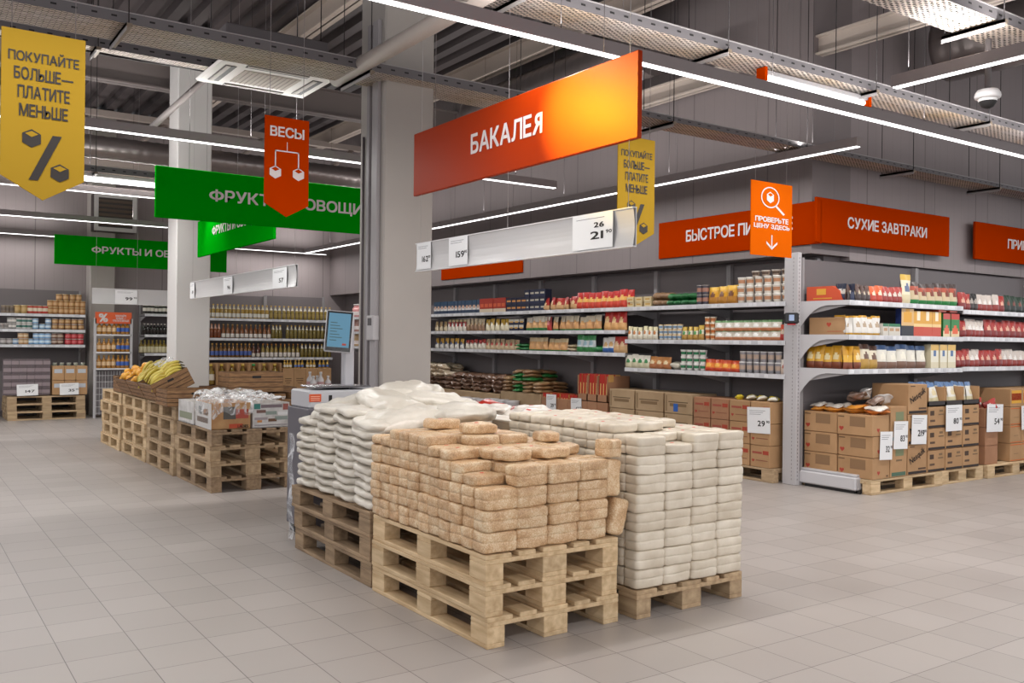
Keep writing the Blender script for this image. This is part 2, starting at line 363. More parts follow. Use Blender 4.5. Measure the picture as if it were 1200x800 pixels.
for i, y in enumerate((16.9,)):          # lattice trusses
    mb = MB(); t = C('#9a8d86', .6); zt, zb = 5.2, 4.35
    mb.box(-9, 7.85, y-.06, y+.06, zb, zb+.1, t); mb.box(-9, 7.85, y-.06, y+.06, zt, zt+.1, t)
    x = -8.5; k = 0
    while x < 7.2: mb.tube([(x, y, zb+.05 if k % 2 else zt+.05), (x+.9, y, zt+.05 if k % 2 else zb+.05)], .045, t, 6); x += .9; k += 1
    O('roof_truss', mb.mesh('roof_truss'), kind='structure', label='pale lattice roof truss spanning over the fruit aisle')
for (a, b) in (((2.0, 9, 3.35), (2.55, 9, 3.96)), ((3.0, 6.95, 3.54), (3.0, 4.4, 3.54))):
    mb = MB(); mb.tube([a, b], .03 if a[1] == 9 else .06, C('#8b8381' if a[1] == 9 else '#b9aea6', .5), 14); o = O('ceiling_brace', mb.mesh('brace'), kind='structure', label='round steel brace pipe under the roof')

beam('wall_beam', (7.95, -2, 4.52), (7.95, 6.02, 4.52), .12, .2, C('#b5a89e', .6), 'pale steel beam running into the wall above the breakfast signs')
beam('wall_beam', (7.72, 6.9, 4.44), (7.72, 13, 4.44), .12, .2, C('#b5a89e', .6), 'pale steel beam along the bulkhead above the noodle sign')
def column(x0, y0, w, label, conduit, c1='#a09993', c2='#a8a19b'):
    mb = MB(); m = mottled('column_paint', c1, c2, 1.2, .6); mb.bbox(x0, x0+w, y0, y0+w, 0, CEIL-.02, m, .012)
    O('column', mb.mesh('column'), kind='structure', label=label)
    if conduit:
        r = O('cable_trunking', None, (x0, y0, 0), label='pale cable trunking with a switch box up the side of the near column', cat='cable trunking')
        mb = MB(); g = C('#9c9798', .5)
        mb.bbox(-.035, 0, .06, .16, .9, 4.0, g, .004); O('trunk_channel', mb.mesh('channel'), parent=r)
        mb = MB(); mb.bbox(-.03, 0, .22, .27, .9, 4.0, C('#8d888a', .5), .004); O('trunk_channel', mb.mesh('channel'), parent=r)
        mb = MB(); mb.tube([(-.02, .34, 0.9), (-.02, .34, 3.1)], .012, C('#5c5557', .5), 8); O('conduit_pipe', mb.mesh('pipe'), parent=r)
        mb = MB(); mb.bbox(-.06, 0, .05, .17, 1.42, 1.62, C('#b1adae', .5), .006); mb.box(-.062, -.06, .075, .145, 1.54, 1.6, C('#4b484a')); O('switch_box', mb.mesh('sbox'), parent=r)
column(3.27, 6.6, .45, 'tall square grey column beside the weighing scale', True)
column(3.165, 12.5, .45, 'square pale column behind the banana crates', False, '#d2cecb', '#dad7d4')
column(3.05, 18.0, .42, 'pale pilaster on the far wall behind the juice rack', False)

# ------------------------------------------------------------------ lamps
GLOW = emis('lamp_glow', '#ffffff', 3.0)
def area(name, loc, rot, sx, sy, power, col=(1, .98, .96)):
    l = bpy.data.lights.new(name, 'AREA'); l.shape = 'RECTANGLE'; l.size = sx; l.size_y = sy; l.energy = power; l.color = col
    o = bpy.data.objects.new(name, l); COL.objects.link(o); o.location = loc; o.rotation_euler = rot; return o
LP = 11.5
def lamp(axis, a0, a1, c, z, label, wires=True, light=True, pw=1.):
    L = a1-a0; rot = 0 if axis == 'x' else R(90)
    loc = (a0, c, z) if axis == 'x' else (c, a0, z)
    r = O('linear_lamp', None, loc, (0, 0, rot), label=label, cat='lamp', group=None)
    mb = MB(); mb.bbox(0, L, -.035, .035, .0, .08, LAMPH, .003); O('lamp_housing', mb.mesh('housing'), parent=r)
    mb = MB(); mb.box(.01, L-.01, -.026, .026, -.006, -.0005, GLOW); O('diffuser', mb.mesh('diffuser'), parent=r, label='white glowing strip')
    x = .5
    while wires and x < L:
        mb = MB(); mb.tube([(x, 0, .095), (x, 0, CEIL-z-.05)], .0022, CABLE, 5); O('suspension_wire', mb.mesh('wire'), parent=r); x += 1.9
    if light:
        n = max(1, round(L/3))
        for i in range(n):
            s = (i+.5)*L/n; p = (a0+s, c, z-.02) if axis == 'x' else (c, a0+s, z-.02)
            area('lamp_light', p, (0, 0, rot), L/n*.96, .05, LP*pw*L/n)
            area('added_uplight', (p[0], p[1], z+.12), (R(180), 0, rot), L/n*.96, .05, LP*pw*(.55 if c == 4.33 else .95)*L/n)  # upward fill added to brighten the walls above the lamps
    return r
lamp('x', -1.0, 12.2, 4.33, 3.2, 'longest linear lamp crossing above the orange grocery sign')
lamp('y', 4.97, 12.6, 7.14, 3.2, 'linear lamp running away above the long noodle shelving', pw=.5)
lamp('y', 1.2, 3.71, 5.71, 3.2, 'short linear lamp beside the dome camera')
lamp('x', 5.3, 6.36, 8.42, 3.2, 'short linear lamp seen just under the orange grocery sign')
lamp('x', -1.5, 3.95, 8.44, 3.2, 'linear lamp behind the hanging orange scales banner')
lamp('x', -3., 2.9, 12.18, 3.2, 'linear lamp in front of the wall heater, behind a cable tray')
lamp('x', -3., 3.74, 15.3, 3.2, 'linear lamp crossing the lower half of the wall heater')
lamp('x', -3., 2.6, 18.0, 3.2, 'linear lamp nearest the far wall above the canned food shelves', pw=.45)
lamp('x', 5.3, 7.6, 18.0, 3.2, 'linear lamp nearest the far wall above the oil shelves', pw=.45)
lamp('y', 12.4, 18.0, 7.13, 3.2, 'linear lamp above the far end of the long shelving', pw=.5)
lamp('x', -3., 5.6, .2, 3.2, 'added unseen linear fill lamp over the aisle on the camera side of the pallets')  # this and the next two rows are added out-of-view fill light
lamp('x', 8.4, 14, .2, 3.2, 'added unseen linear fill lamp over the wide aisle by the breakfast shelves')
lamp('x', -3., 12, -3.9, 3.2, 'added unseen linear fill lamp far behind the photographer over the aisle')
# emergency tube lamp under tray
r = O('tube_lamp', None, (5.45, 4.64, 3.44), label='tube lamp with orange end caps clipped under the cable tray', cat='lamp')
mb = MB(); mb.bbox(0, 1.3, -.035, .035, .028, .06, GREYM, .006); O('lamp_housing', mb.mesh('h'), parent=r)
mb = MB(); mb.tube([(.03, 0, .008), (1.27, 0, .008)], .019, GLOW, 10); O('light_tube', mb.mesh('t'), parent=r)
for x in (-.02, 1.28): mb = MB(); mb.bbox(x, x+.03, -.05, .04, -.03, .075, ORANGE, .004); O('end_cap', mb.mesh('c'), parent=r, label='orange end cap')
r = O('tube_lamp', None, (1.1, 12.0, 3.33), label='tube lamp with orange end cap behind the large yellow banner', cat='lamp')
mb = MB(); mb.bbox(0, 2.2, -.05, .05, .03, .1, WHITEM, .01); O('lamp_housing', mb.mesh('h'), parent=r)
mb = MB(); mb.tube([(.6, 0, .0), (2.2, 0, .0)], .03, GLOW, 10); O('light_tube', mb.mesh('t'), parent=r)
mb = MB(); mb.bbox(.56, .6, -.06, .06, -.03, .11, C('#a3301a'), .004); O('end_cap', mb.mesh('c'), parent=r, label='orange end cap')
# spotlights that strike the orange and green signs
def spot(loc, target, power, ang, col=(1, .8, .5)):
    l = bpy.data.lights.new('sign_spotlight', 'SPOT'); l.energy = power; l.spot_size = R(ang); l.spot_blend = .7; l.color = col; l.shadow_soft_size = .03
    o = bpy.data.objects.new('sign_spotlight', l); COL.objects.link(o); o.location = loc; o.rotation_euler = (Vector(target)-Vector(loc)).to_track_quat('-Z', 'Y').to_euler()
spot((1.92, 5.15, 3.14), (3.15, 3.75, 2.64), 420, 32, (1, .62, .03))  # added spot, set where its mirrored glare lands on the orange sign
spot((2.8, 3.95, 3.2), (3.13, 3.9, 2.6), 9, 70, (1, .8, .3))
spot((2.9, 11.4, 3.2), (3.3, 11.3, 2.7), 22, 80, (1, 1, .95))
spot((6.2, 4.9, 3.1), (6.2, 5.2, 2.3), 3, 70)

# ------------------------------------------------------------------ cable trays
def traymat(name, c, a, b):
    m = newmat(name, .45); N, L, B = nodes(m); B.inputs['Metallic'].default_value = .35
    tc = N.new('ShaderNodeTexCoord'); mp = N.new('ShaderNodeMapping'); mp.inputs['Scale'].default_value = (1/a, 1/b, 1/b); L.new(tc.outputs['Object'], mp.inputs['Vector'])
    sx = N.new('ShaderNodeSeparateXYZ'); L.new(mp.outputs[0], sx.inputs[0])
    ad = N.new('ShaderNodeMath'); ad.operation = 'ADD'; L.new(sx.outputs[1], ad.inputs[0]); L.new(sx.outputs[2], ad.inputs[1])
    def pp(src, off, lim):
        o_ = N.new('ShaderNodeMath'); o_.operation = 'ADD'; o_.inputs[1].default_value = off; L.new(src, o_.inputs[0])
        f = N.new('ShaderNodeMath'); f.operation = 'PINGPONG'; f.inputs[1].default_value = .5; L.new(o_.outputs[0], f.inputs[0])
        g = N.new('ShaderNodeMath'); g.operation = 'LESS_THAN'; g.inputs[1].default_value = lim; L.new(f.outputs[0], g.inputs[0]); return g.outputs[0]
    def mul(p, q): k = N.new('ShaderNodeMath'); k.operation = 'MULTIPLY'; L.new(p, k.inputs[0]); L.new(q, k.inputs[1]); return k.outputs[0]
    h1 = mul(pp(sx.outputs[0], 0, .28), pp(ad.outputs[0], 0, .16)); h2 = mul(pp(sx.outputs[0], .5, .28), pp(ad.outputs[0], .5, .16))
    mxx = N.new('ShaderNodeMath'); mxx.operation = 'MAXIMUM'; L.new(h1, mxx.inputs[0]); L.new(h2, mxx.inputs[1])
    iv = N.new('ShaderNodeMath'); iv.operation = 'SUBTRACT'; iv.inputs[0].default_value = 1; L.new(mxx.outputs[0], iv.inputs[1]); L.new(iv.outputs[0], B.inputs['Alpha'])
    n = N.new('ShaderNodeTexNoise'); n.inputs['Scale'].default_value = 1.6; L.new(tc.outputs['Object'], n.inputs['Vector'])
    cr = N.new('ShaderNodeValToRGB'); e = cr.color_ramp.elements; e[0].position = .35; e[1].position = .7; e[0].color = (*lin(hx(c)), 1); e[1].color = (*lin(hx('#c9b193')), 1)
    L.new(n.outputs['Fac'], cr.inputs[0]); L.new(cr.outputs[0], B.inputs['Base Color']); return m
TRAY = traymat('perforated_steel', '#d0c8c3', .07, .035); SIDE = C('#6c686a', .5, .2); TRAYB = traymat('perforated_steel_rosy', '#a8948c', .05, .03)
def tray(x0, x1, y, w, z, label, mat=TRAY, side=.075):
    r = O('cable_tray', None, (x0, y, z), label=label, cat='cable tray'); L = x1-x0
    mb = MB(); mb.quad([(0, 0, 0), (0, w, 0), (L, w, 0), (L, 0, 0)], mat); O('tray_bottom', mb.mesh('tb'), parent=r)
    for yy in (0, w):
        mb = MB(); mb.box(0, L, yy-.001, yy+.001, 0, side, SIDE); mb.box(0, L, yy-.008, yy+.008, side-.006, side, STEEL)
        for k in range(int(L/.12)): mb.box(k*.12+.04, k*.12+.075, yy-.003, yy-.0015, side*.42, side*.58, DARK)
        O('side_rail', mb.mesh('sr'), parent=r)
    k = .55
    while k < L:
        mb = MB(); mb.box(k-.02, k+.02, -.06, w+.06, -.035, -.012, C('#8b7d6d', .4, .5)); mb.box(k-.02, k-.015, -.06, w+.06, -.06, -.012, STEEL); O('hanger_bar', mb.mesh('hb'), parent=r)
        for yy in (-.045, w+.045): mb = MB(); mb.tube([(k, yy, -.035), (k, yy, CEIL-z-.05)], .004, CABLE, 5); O('threaded_rod', mb.mesh('tr'), parent=r)
        k += 1.75
    mb = MB()
    for q in range(4): mb.tube([(t*L/12, .06+q*.05+.015*math.sin(t*1.7+q*2), .02) for t in range(13)], .012, (CABLE, C('#3a3434'), C('#77706e'), CABLE)[q], 6)
    O('cable_bundle', mb.mesh('cb'), parent=r)
tray(-1, 4.9, 6.44, .42, 3.5, 'wide perforated cable tray hanging over the yellow banner and column')
tray(2.6, 13.5, 4.52, .3, 3.52, 'perforated cable tray carrying the tube lamp with orange caps')
tray(3.5, 9.5, 3.05, .3, 3.5, 'perforated cable tray above the dome camera')
tray(4.9, 15.5, 5.62, .28, 3.3, 'reddish perforated cable tray above the breakfast signs', TRAYB, .05)
tray(-2, 3.1, 11.85, .3, 3.4, 'dark cable tray behind the large yellow banner', TRAYB)
tray(-1, 2.55, 7.5, .12, 3.62, 'narrow perforated channel hanging left of the ceiling air conditioner')

# ------------------------------------------------------------------ ducts, air conditioner, heater, camera
def duct(p0, p1, r, label, ang=None):
    p0, p1 = Vector(p0), Vector(p1); n = int((p1-p0).length/.05); mb = MB(); m = C('#8e8583', .32, .75)
    mb.tube([p0+(p1-p0)*i/n for i in range(n+1)], [r+(.008 if i % 3 == 0 else 0) for i in range(n+1)], m, 24)
    o = O('ventilation_duct', mb.mesh('duct'), label=label, cat='duct')
    return o
duct((7.45, 8.0, 4.9), (7.45, 11.9, 4.9), .3, 'round spiral ventilation duct behind the top of the grocery sign')
duct((-4, 13.9, 4.09), (7.4, 13.9, 4.09), .16, 'thin round ventilation duct crossing above the green signs')
duct((9.6, 1.6, 4.7), (9.6, 5.6, 4.7), .36, 'ribbed silver ventilation duct above the dome camera')
r = O('ceiling_air_conditioner', None, (2.14, 7.17, 3.6), label='white four-way cassette air conditioner hanging beside the near column', cat='air conditioner')
mb = MB(); mb.bbox(0, .96, 0, .74, 0, .035, C('#f0ece8', .5), .015); O('panel', mb.mesh('p'), parent=r, label='white panel')
mb = MB(); mb.bbox(.05, .91, .05, .69, .035, .32, C('#5a5456', .6), .01); O('body', mb.mesh('b'), parent=r, label='grey metal body')
mb = MB(); gm = C('#c2b6aa', .6); mb.box(.24, .72, .18, .56, -.004, 0, gm)
for k in range(12): mb.box(.24+k*.04, .245+k*.04, .18, .56, -.008, -.004, C('#a89d92'))
O('intake_grille', mb.mesh('g'), parent=r)
for q in ((.07, .16, .12, .62), (.8, .89, .12, .62), (.22, .74, .03, .1), (.22, .74, .64, .71)):
    mb = MB(); mb.box(q[0], q[1], q[2], q[3], -.003, 0, C('#3a3434')); mb.box(q[0]+.01, (q[0]+q[1])/2, q[2]+.01, q[3]-.01, -.008, -.003, C('#cfc9c3')) if q[1]-q[0] < .2 else mb.box(q[0]+.01, q[1]-.01, q[2]+.01, (q[2]+q[3])/2, -.008, -.003, C('#cfc9c3'))
    O('air_outlet', mb.mesh('v'), parent=r)
for x, y in ((.1, .1), (.86, .1), (.1, .64), (.86, .64)): mb = MB(); mb.tube([(x, y, .32), (x, y, CEIL-3.62)], .005, CABLE, 5); O('hanging_rod', mb.mesh('hr'), parent=r)
r = O('wall_heater', None, (3.05, 17.7, 3.33), label='white framed air heater with dark louvres high on far wall', cat='heater')
mb = MB(); f = C('#c5c1bf'); mb.box(0, .72, 0, .3, 0, .66, C('#3b3331')); mb.box(0, .72, -.02, 0, 0, .07, f); mb.box(0, .72, -.02, 0, .6, .66, f); mb.box(0, .07, -.02, 0, .07, .6, f); mb.box(.65, .72, -.02, 0, .07, .6, f); O('heater_frame', mb.mesh('f'), parent=r)
for k in range(6): mb = MB(); z = .1+k*.083; mb.quad([(.075, -.03, z), (.645, -.03, z), (.645, 0, z+.05), (.075, 0, z+.05)], C('#6b5c50')); O('louvre', mb.mesh('l'), parent=r)
r = O('dome_camera', None, (6.11, 3.27, 3.1), scale=(.66, .66, .66), label='white dome security camera hanging from a short pole', cat='camera')
mb = MB(); mb.tube([(0, 0, .08), (0, 0, .6)], .032, C('#6f696a'), 10); O('pole', mb.mesh('p'), parent=r)
mb = MB(); mb.lathe([(.05, .09, WHITEM), (.1, .08, WHITEM), (.12, .05, WHITEM), (.125, .02, WHITEM), (.12, 0, WHITEM), (.09, -.01, WHITEM)], 20); O('mount_ring', mb.mesh('m'), parent=r)
mb = MB(); W = C('#d9d7d7', .3); mb.lathe([(.02, -.105, DARK), (.055, -.09, DARK), (.075, -.06, DARK), (.085, -.035, W), (.088, -.02, W), (.09, 0, W)], 20); O('dome', mb.mesh('d'), parent=r)

# ------------------------------------------------------------------ hanging signs
def sign(face, a0, a1, c, z0, z1, mat, text, tw, th, tc, label, wires=None, point=0):
    """face 'x': board in the plane X=c facing -X; face 'y': plane Y=c facing -Y. tc = text centre (along, z)"""
    L = abs(a1-a0); H = z1-z0
    if face == 'y': r = O('hanging_sign', None, (min(a0, a1), c, z0), label=label, cat='sign')
    else: r = O('hanging_sign', None, (c, max(a0, a1), z0), (0, 0, R(-90)), label=label, cat='sign')
    mb = MB(); mb.bbox(0, L, 0, .03, 0, H, mat, .004)
    if point: 
        mb = MB(); p = [(0, 0), (0, H), (L, H), (L, 0), (L/2, -point)]
        mb.quad([(x, 0, z) for x, z in p][::-1], mat); mb.quad([(x, .008, z) for x, z in p], mat)
        for (xa, za), (xb, zb) in zip(p, p[1:]+p[:1]): mb.quad([(xa, 0, za), (xb, 0, zb), (xb, .008, zb), (xa, .008, za)], mat)
    O('board', mb.mesh('board'), parent=r)
    if text:
        O('lettering', textmesh(text, LETTER, th, tw, .022, .0), (tc[0], -.003, tc[1]), parent=r)
    for x in (wires if wires is not None else (L*.12, L*.88)):
        mb = MB(); mb.tube([(x, .012, H), (x, .012, CEIL-.05-z0)], .002, C('#8b8586', .4, .4), 5); O('suspension_wire', mb.mesh('w'), parent=r)
    return r, L, H
SX = 3.15
ORGLOSS = C('#9c2d00', .4, spec=.1)
sign('x', 5.88, 3.48, SX, 2.47, 2.92, ORGLOSS, 'БАКАЛЕЯ', .79, .13, (1.185, .24), 'orange hanging sign lettered for groceries above the bagged goods pallets')
sign('y', 1.92, 4.32, 8.3, 2.47, 2.92, GREEN, 'ФРУКТЫ И ОВОЩИ', 1.5, .13, (1.21, .23), 'largest green fruit and vegetable sign behind the scales banner')
sign('y', 2.05, 4.6, 15.0, 2.5, 2.94, GREEN, 'ФРУКТЫ И ОВОЩИ', 1.55, .13, (1.28, .235), 'small far green sign partly behind the pale far column')
sign('x', 12.0, 9.2, 3.3, 2.46, 2.92, GREEN, 'ФРУКТЫ И ОВОЩИ', 1.6, .13, (1.45, .27), 'green sign seen edge-on below the largest green sign')
sign('x', 8.26, 5.9, 7.84, 2.46, 2.9, ORANGE, 'БЫСТРОЕ ПИТАНИЕ', 1.55, .14, (1.245, .24), 'orange wall sign half hidden by the price check banner')
sign('y', 7.78, 10.22, 5.9, 2.47, 2.93, ORANGE, 'СУХИЕ ЗАВТРАКИ', 1.46, .12, (1.24, .24), 'orange sign for dry breakfasts above the cereal shelves')
sign('y', 10.78, 13.2, 5.9, 2.48, 2.93, ORANGE, 'ПРИПРАВЫ', 1.0, .12, (1.25, .235), 'orange sign cut off by the picture edge above the spice shelf')
sign('x', 13.6, 11.18, 7.84, 2.46, 2.92, ORANGE, None, 1.2, .13, (1.2, .22), 'orange wall sign showing below the hanging price rail')
def cube_icon(mb, x, z, s, mat, hole):
    P = lambda a, b: (x+a*s, -.003, z+b*s)
    mb.quad([P(-.5, .28), P(-.5, -.28), P(0, -.55), P(.5, -.28), P(.5, .28), P(0, .55)], mat)
    mb.quad([(p[0], -.0045, p[2]) for p in (P(-.36, .27), P(0, .08), P(.36, .27), P(0, .44))], hole)
def yellow(x0, x1, y, z0, z1, pt, label):
    r, L, H = sign('y', x0, x1, y, z0, z1, YEL, None, 0, 0, (0, 0), label, point=pt)
    for i, (s, w) in enumerate((('ПОКУПАЙТЕ', .87), ('БОЛЬШЕ—', .73), ('ПЛАТИТЕ', .64), ('МЕНЬШЕ', .6))):
        O('lettering', textmesh(s, INK, .062*H/.71, w*L*.97, .02, 0), (L*.5, -.003, H*(.83-.125*i)), parent=r)
    mb = MB(); cube_icon(mb, L*.36, H*.265, L*.22, INK, YEL); cube_icon(mb, L*.7, H*.045, L*.22, INK, YEL)
    mb.quad([(L*.33, -.003, -H*.02), (L*.44, -.003, -H*.02), (L*.72, -.003, H*.3), (L*.61, -.003, H*.3)], INK); O('percent_emblem', mb.mesh('e'), parent=r)
yellow(.447, .82, 5.04, 2.205, 2.92, .11, 'large yellow pointed banner with percent emblem')
yellow(4.47, 4.84, 5.15, 2.26, 2.97, .1, 'smaller yellow pointed banner behind the end of the price rail')
r, L, H = sign('y', 2.075, 2.385, 5.97, 2.335, 2.92, C('#a83200', .7, spec=0.), None, 0, 0, (0, 0), 'orange pointed banner with weighing scales emblem', point=.085)
O('lettering', textmesh('ВЕСЫ', LETTER, .07, .24, .025, 0), (L*.5, -.003, H*.83), parent=r)
mb = MB()
for q in ((.153, .157, .36, .42), (.07, .24, .352, .36), (.07, .078, .24, .36), (.232, .24, .24, .36)): mb.box(q[0], q[1], -.003, -.001, q[2], q[3], LETTER)
cube_icon(mb, .074, .21, .08, LETTER, C('#a83200', .7, spec=0.)); cube_icon(mb, .236, .21, .08, LETTER, C('#a83200', .7, spec=0.)); O('scales_emblem', mb.mesh('e'), parent=r)
OR2 = C('#c25508', .7, spec=0.)
r, L, H = sign('y', 5.99, 6.52, 5.2, 2.18, 2.81, OR2, None, 0, 0, (0, 0), 'orange banner with magnifier and arrow hanging before shelf corner', point=.0001)
for s, z, w in (('ПРОВЕРЬТЕ', .31, .43), ('ЦЕНУ ЗДЕСЬ', .25, .46)): O('lettering', textmesh(s, LETTER, .045, w, .03, 0), (L*.5, -.003, z), parent=r)
mb = MB(); n = 28; cx, cz = .24, .5
for k in range(n):
    a, b = 2*math.pi*k/n, 2*math.pi*(k+1)/n
    mb.quad([(cx+.105*math.cos(a), -.003, cz+.08*math.sin(a)), (cx+.105*math.cos(b), -.003, cz+.08*math.sin(b)), (cx+.118*math.cos(b), -.003, cz+.09*math.sin(b)), (cx+.118*math.cos(a), -.003, cz+.09*math.sin(a))], LETTER)
mb.quad([(.3, -.003, .43), (.32, -.003, .44), (.43, -.003, .37), (.41, -.003, .36)], LETTER); cube_icon(mb, .24, .5, .09, LETTER, OR2); O('magnifier_emblem', mb.mesh('e'), parent=r)
mb = MB(); mb.box(.26, .272, -.003, -.001, .07, .18, LETTER)
for s in (-1, 1): mb.quad([(.266, -.003, .055), (.266, -.003, .075), (.266+s*.07, -.003, .125), (.266+s*.07, -.003, .105)], LETTER)
O('arrow_emblem', mb.mesh('e'), parent=r)

# hanging price rails
def ticket(parent, x, z, w, h, big, sup=None, depth=-.012, lines=2, name='price_ticket', upper=None):
    """white card; big digits; small print as fine grey bars"""
    mb = MB(); mb.box(x-w/2, x+w/2, depth-.002, depth, z-h/2, z+h/2, PAPER)
    for k in range(lines): mb.box(x-w*.4, x+w*(.3-.1*k), depth-.0026, depth-.0021, z+h*(.36-.07*k), z+h*(.375-.07*k), GREYINK)
    c = O(name, mb.mesh('ticket'), parent=parent)
    if big:
        O('printed_price', textmesh(big, INK, h*.22, w*(.44 if len(big) > 2 else .32), .018, 0), (x+w*.12, depth-.003, z-h*.12), parent=c)
        if upper: O('printed_price', textmesh(upper, INK, h*.15, w*.25, .025, 0), (x+w*.17, depth-.003, z+h*.17), parent=c)
        if sup: O('printed_price', textmesh(sup, INK, h*.1, w*.14, .02, 0), (x+w*.41, depth-.003, z-h*.05), parent=c)
    return c
def rail(y0, y1, x, z0, z1, tickets, label, ax='x'):
    L = y0-y1 if ax == 'x' else y1-y0; H = z1-z0
    r = O('price_rail', None, (x, y0, z0) if ax == 'x' else (y0, x, z0), (0, 0, R(-90) if ax == 'x' else 0), label=label, cat='price rail')
    mb = MB(); P = C('#c4c2c2', .3, coat=.3); n = 8
    prof = [(-.012*math.sin(math.pi*k/n)*-1-.006, H*k/n) for k in range(n+1)]
    for (ya, za), (yb, zb) in zip(prof, prof[1:]): mb.quad([(0, ya, za), (L, ya, za), (L, yb, zb), (0, yb, zb)], P)
    mb.box(0, L, .012, .018, 0, H, P); mb.box(0, L, -.012, .018, H, H+.006, WHITEM); mb.box(0, L, -.012, .018, -.006, 0, WHITEM); O('rail_body', mb.mesh('rb'), parent=r)
    for t in tickets: ticket(r, *t)
    for s in (.05, L*.5, L-.05): mb = MB(); mb.tube([(s, .005, H), (s, .005, CEIL-.05-z0)], .0016, C('#b5b0b0', .4, .4), 5); O('suspension_wire', mb.mesh('w'), parent=r)
    return r
rail(5.82, 3.5, SX, 1.922, 2.115, [(.13, .1, .2, .185, '162', '90'), (.6, .1, .24, .19, '159', '90'), (2.0, .1, .34, .19, '21', '90', -.012, 1, 'price_ticket', '26')], 'long white hanging price rail below the orange grocery sign')
rail(12.27, 8.55, 3.3, 1.94, 2.15, [(.1, .1, .2, .2, '89', None), (1.6, .1, .34, .2, '96', None), (3.3, .1, .4, .2, '57', None)], 'white hanging price rail passing in front of the pale far column')
rail(2.4, 3.6, 14.0, 1.9, 2.11, [(.45, .1, .3, .2, '99', '90'), (1.1, .1, .16, .2, '57', None)], 'white hanging price rail near the canned food shelves', 'y')

# ------------------------------------------------------------------ pallets
def bx(x0, x1, y0, y1, z0, z1, mat, name='board'):
    mb = MB(); mb.bbox(x0, x1, y0, y1, z0, z1, mat, .003); return mb.mesh(name)
_PP = {}
def pallet(x, y, z, mat, label, group, rz=0, jit=.012, L=1.2, W=.8, light=False):
    """long side along local Y; origin is the low corner"""
    key = (mat.name, L, W)
    if key not in _PP:
        P = []
        bw = .1; xs = (0, (W-.145)/2, W-.145)
        for k, (a, w_) in enumerate(((0, .145), (.185, .1), ((W-.145)/2, .145), (W-.285, .1), (W-.145, .145))): P.append(('deck_board', bx(a, a+w_, 0, L, .122, .144, mat)))
        for yy in (0, (L-.145)/2, L-.145): P.append(('stringer_board', bx(0, W, yy, yy+.145, .1, .122, mat)))
        for a in (0, (W-.145)/2, W-.1-.0):
            for yy in (0, (L-.145)/2, L-.145): P.append(('block', bx(a, a+(.145 if 0 < a < W-.2 else .1), yy, yy+.145, .022, .1, mat)))
        for a, w_ in ((0, .1), ((W-.145)/2, .145), (W-.1, .1)): P.append(('bottom_board', bx(a, a+w_, 0, L, 0, .022, mat)))
        _PP[key] = ('wooden_pallet', 'pallet', None, P)
    return place(_PP[key], (x+random.uniform(-jit, jit), y+random.uniform(-jit, jit), z), (0, 0, rz+R(random.uniform(-.5, .5))), (1, 1, 1), label, group)
LV = ['bottom', 'second', 'third', 'fourth', 'fifth', 'sixth']
def lvl(k, n): return 'topmost' if k == n-1 else ('lowest' if k == 0 else ORD[k]+' from the floor')
for k in range(3): pallet(2.303, 3.535, .144*k, PINE, f'light pine pallet under the oat bags, {lvl(k,3)} of its stack', 'pallets under the oat bags')
for k in range(3): pallet(2.31, 4.78, .144*k, OLDPINE, f'weathered brown pallet under the sugar bags, {lvl(k,3)} of its stack', 'pallets under the sugar bags')
pallet(3.195, 3.5, 0, MIDPINE, 'single low wooden pallet under the nearest flour bags', None)
pallet(3.2, 4.76, 0, MIDPINE, 'wooden pallet behind the flour pallet under red and white bags', None)

# ------------------------------------------------------------------ oat bags
def bagproto(name, cat, w, d, h, mat, n, **k): return (name, cat, [softbag(w, d, h, seed=s, mat=mat, **k) for s in range(n)], [])
RED = C('#c2341f', .5)
OATP = bagproto('oatmeal_bag', 'bag', .19, .113, .102, OAT, 6, e=9, nz=.005, crease=.12)
OAT1 = bagproto('oatmeal_bag', 'bag', .195, .114, .056, OAT, 6, e=5.5, nz=.007, dot=RED)
OATV = bagproto('oatmeal_bag', 'bag', .098, .112, .19, OAT, 3, e=7, nz=.007)
cx = [2.385, 2.565, 2.755, 2.945]
def hh(i, j):
    if i == 0: return (6, 7, 8, 9, 9, 10, 10, 10, 10, 9, 9)[j]
    return (8, 8, 9, 9, 10, 10, 10, 10, 10, 9, 9)[j] - (1 if i == 3 and j > 3 else 0)
GO = 'oat flake bags piled on the near pallet'
def jr(a): return random.uniform(-a, a)
for i in range(4):
    for j in range(11):
        H = hh(i, j); y = 3.6+j*.1095; x = cx[i]
        for k in range((H+1)//2):
            single = (k*2+1 >= H)
            nb = [hh(i+a, j+b) if 0 <= i+a < 4 and 0 <= j+b < 11 else 0 for a, b in ((-1, 0), (0, -1))]
            top = k*2+2 >= H
            if not (top or i == 0 or j == 0 or min(nb) <= 2*k+2): continue
            z = .434+k*.0995
            if j == 0 or (i == 0): z += 0
            where = (f'front of the pile, {ordw(i)} column from corner' if j == 0 else (f'long side of pile, {ordw(j)} from corner' if i == 0 else f'pile top, row {j+1} back, {ordw(i)} across'))
            lab = f'{"single" if single else "creased"} oat flake bag, {where}, layer {k+1}'
            out = (-.012*(j == 0)+jr(.005)) if k % 2 else jr(.006)
            place(OAT1 if single else OATP, (x+(jr(.006) if i else jr(.008)), y+out, z), (R(jr(1.5)), R(jr(1.5)), R(jr(3 if not single else 7))), (1, 1, 1), lab, GO)
for k, (x, y, z, ry) in enumerate(((3.095, 3.6, .435, 14), (3.075, 3.6, .635, 1), (3.09, 3.72, .44, 3), (3.085, 3.72, .64, 3))):
    place(OATV, (x, y, z), (0, R(ry), 0), (1, 1, 1), f'oat flake bag standing upright at the flour end of the pile, {"front" if k<2 else "behind"}, {"lower" if k%2==0 else "upper"} one', 'upright oat flake bags')
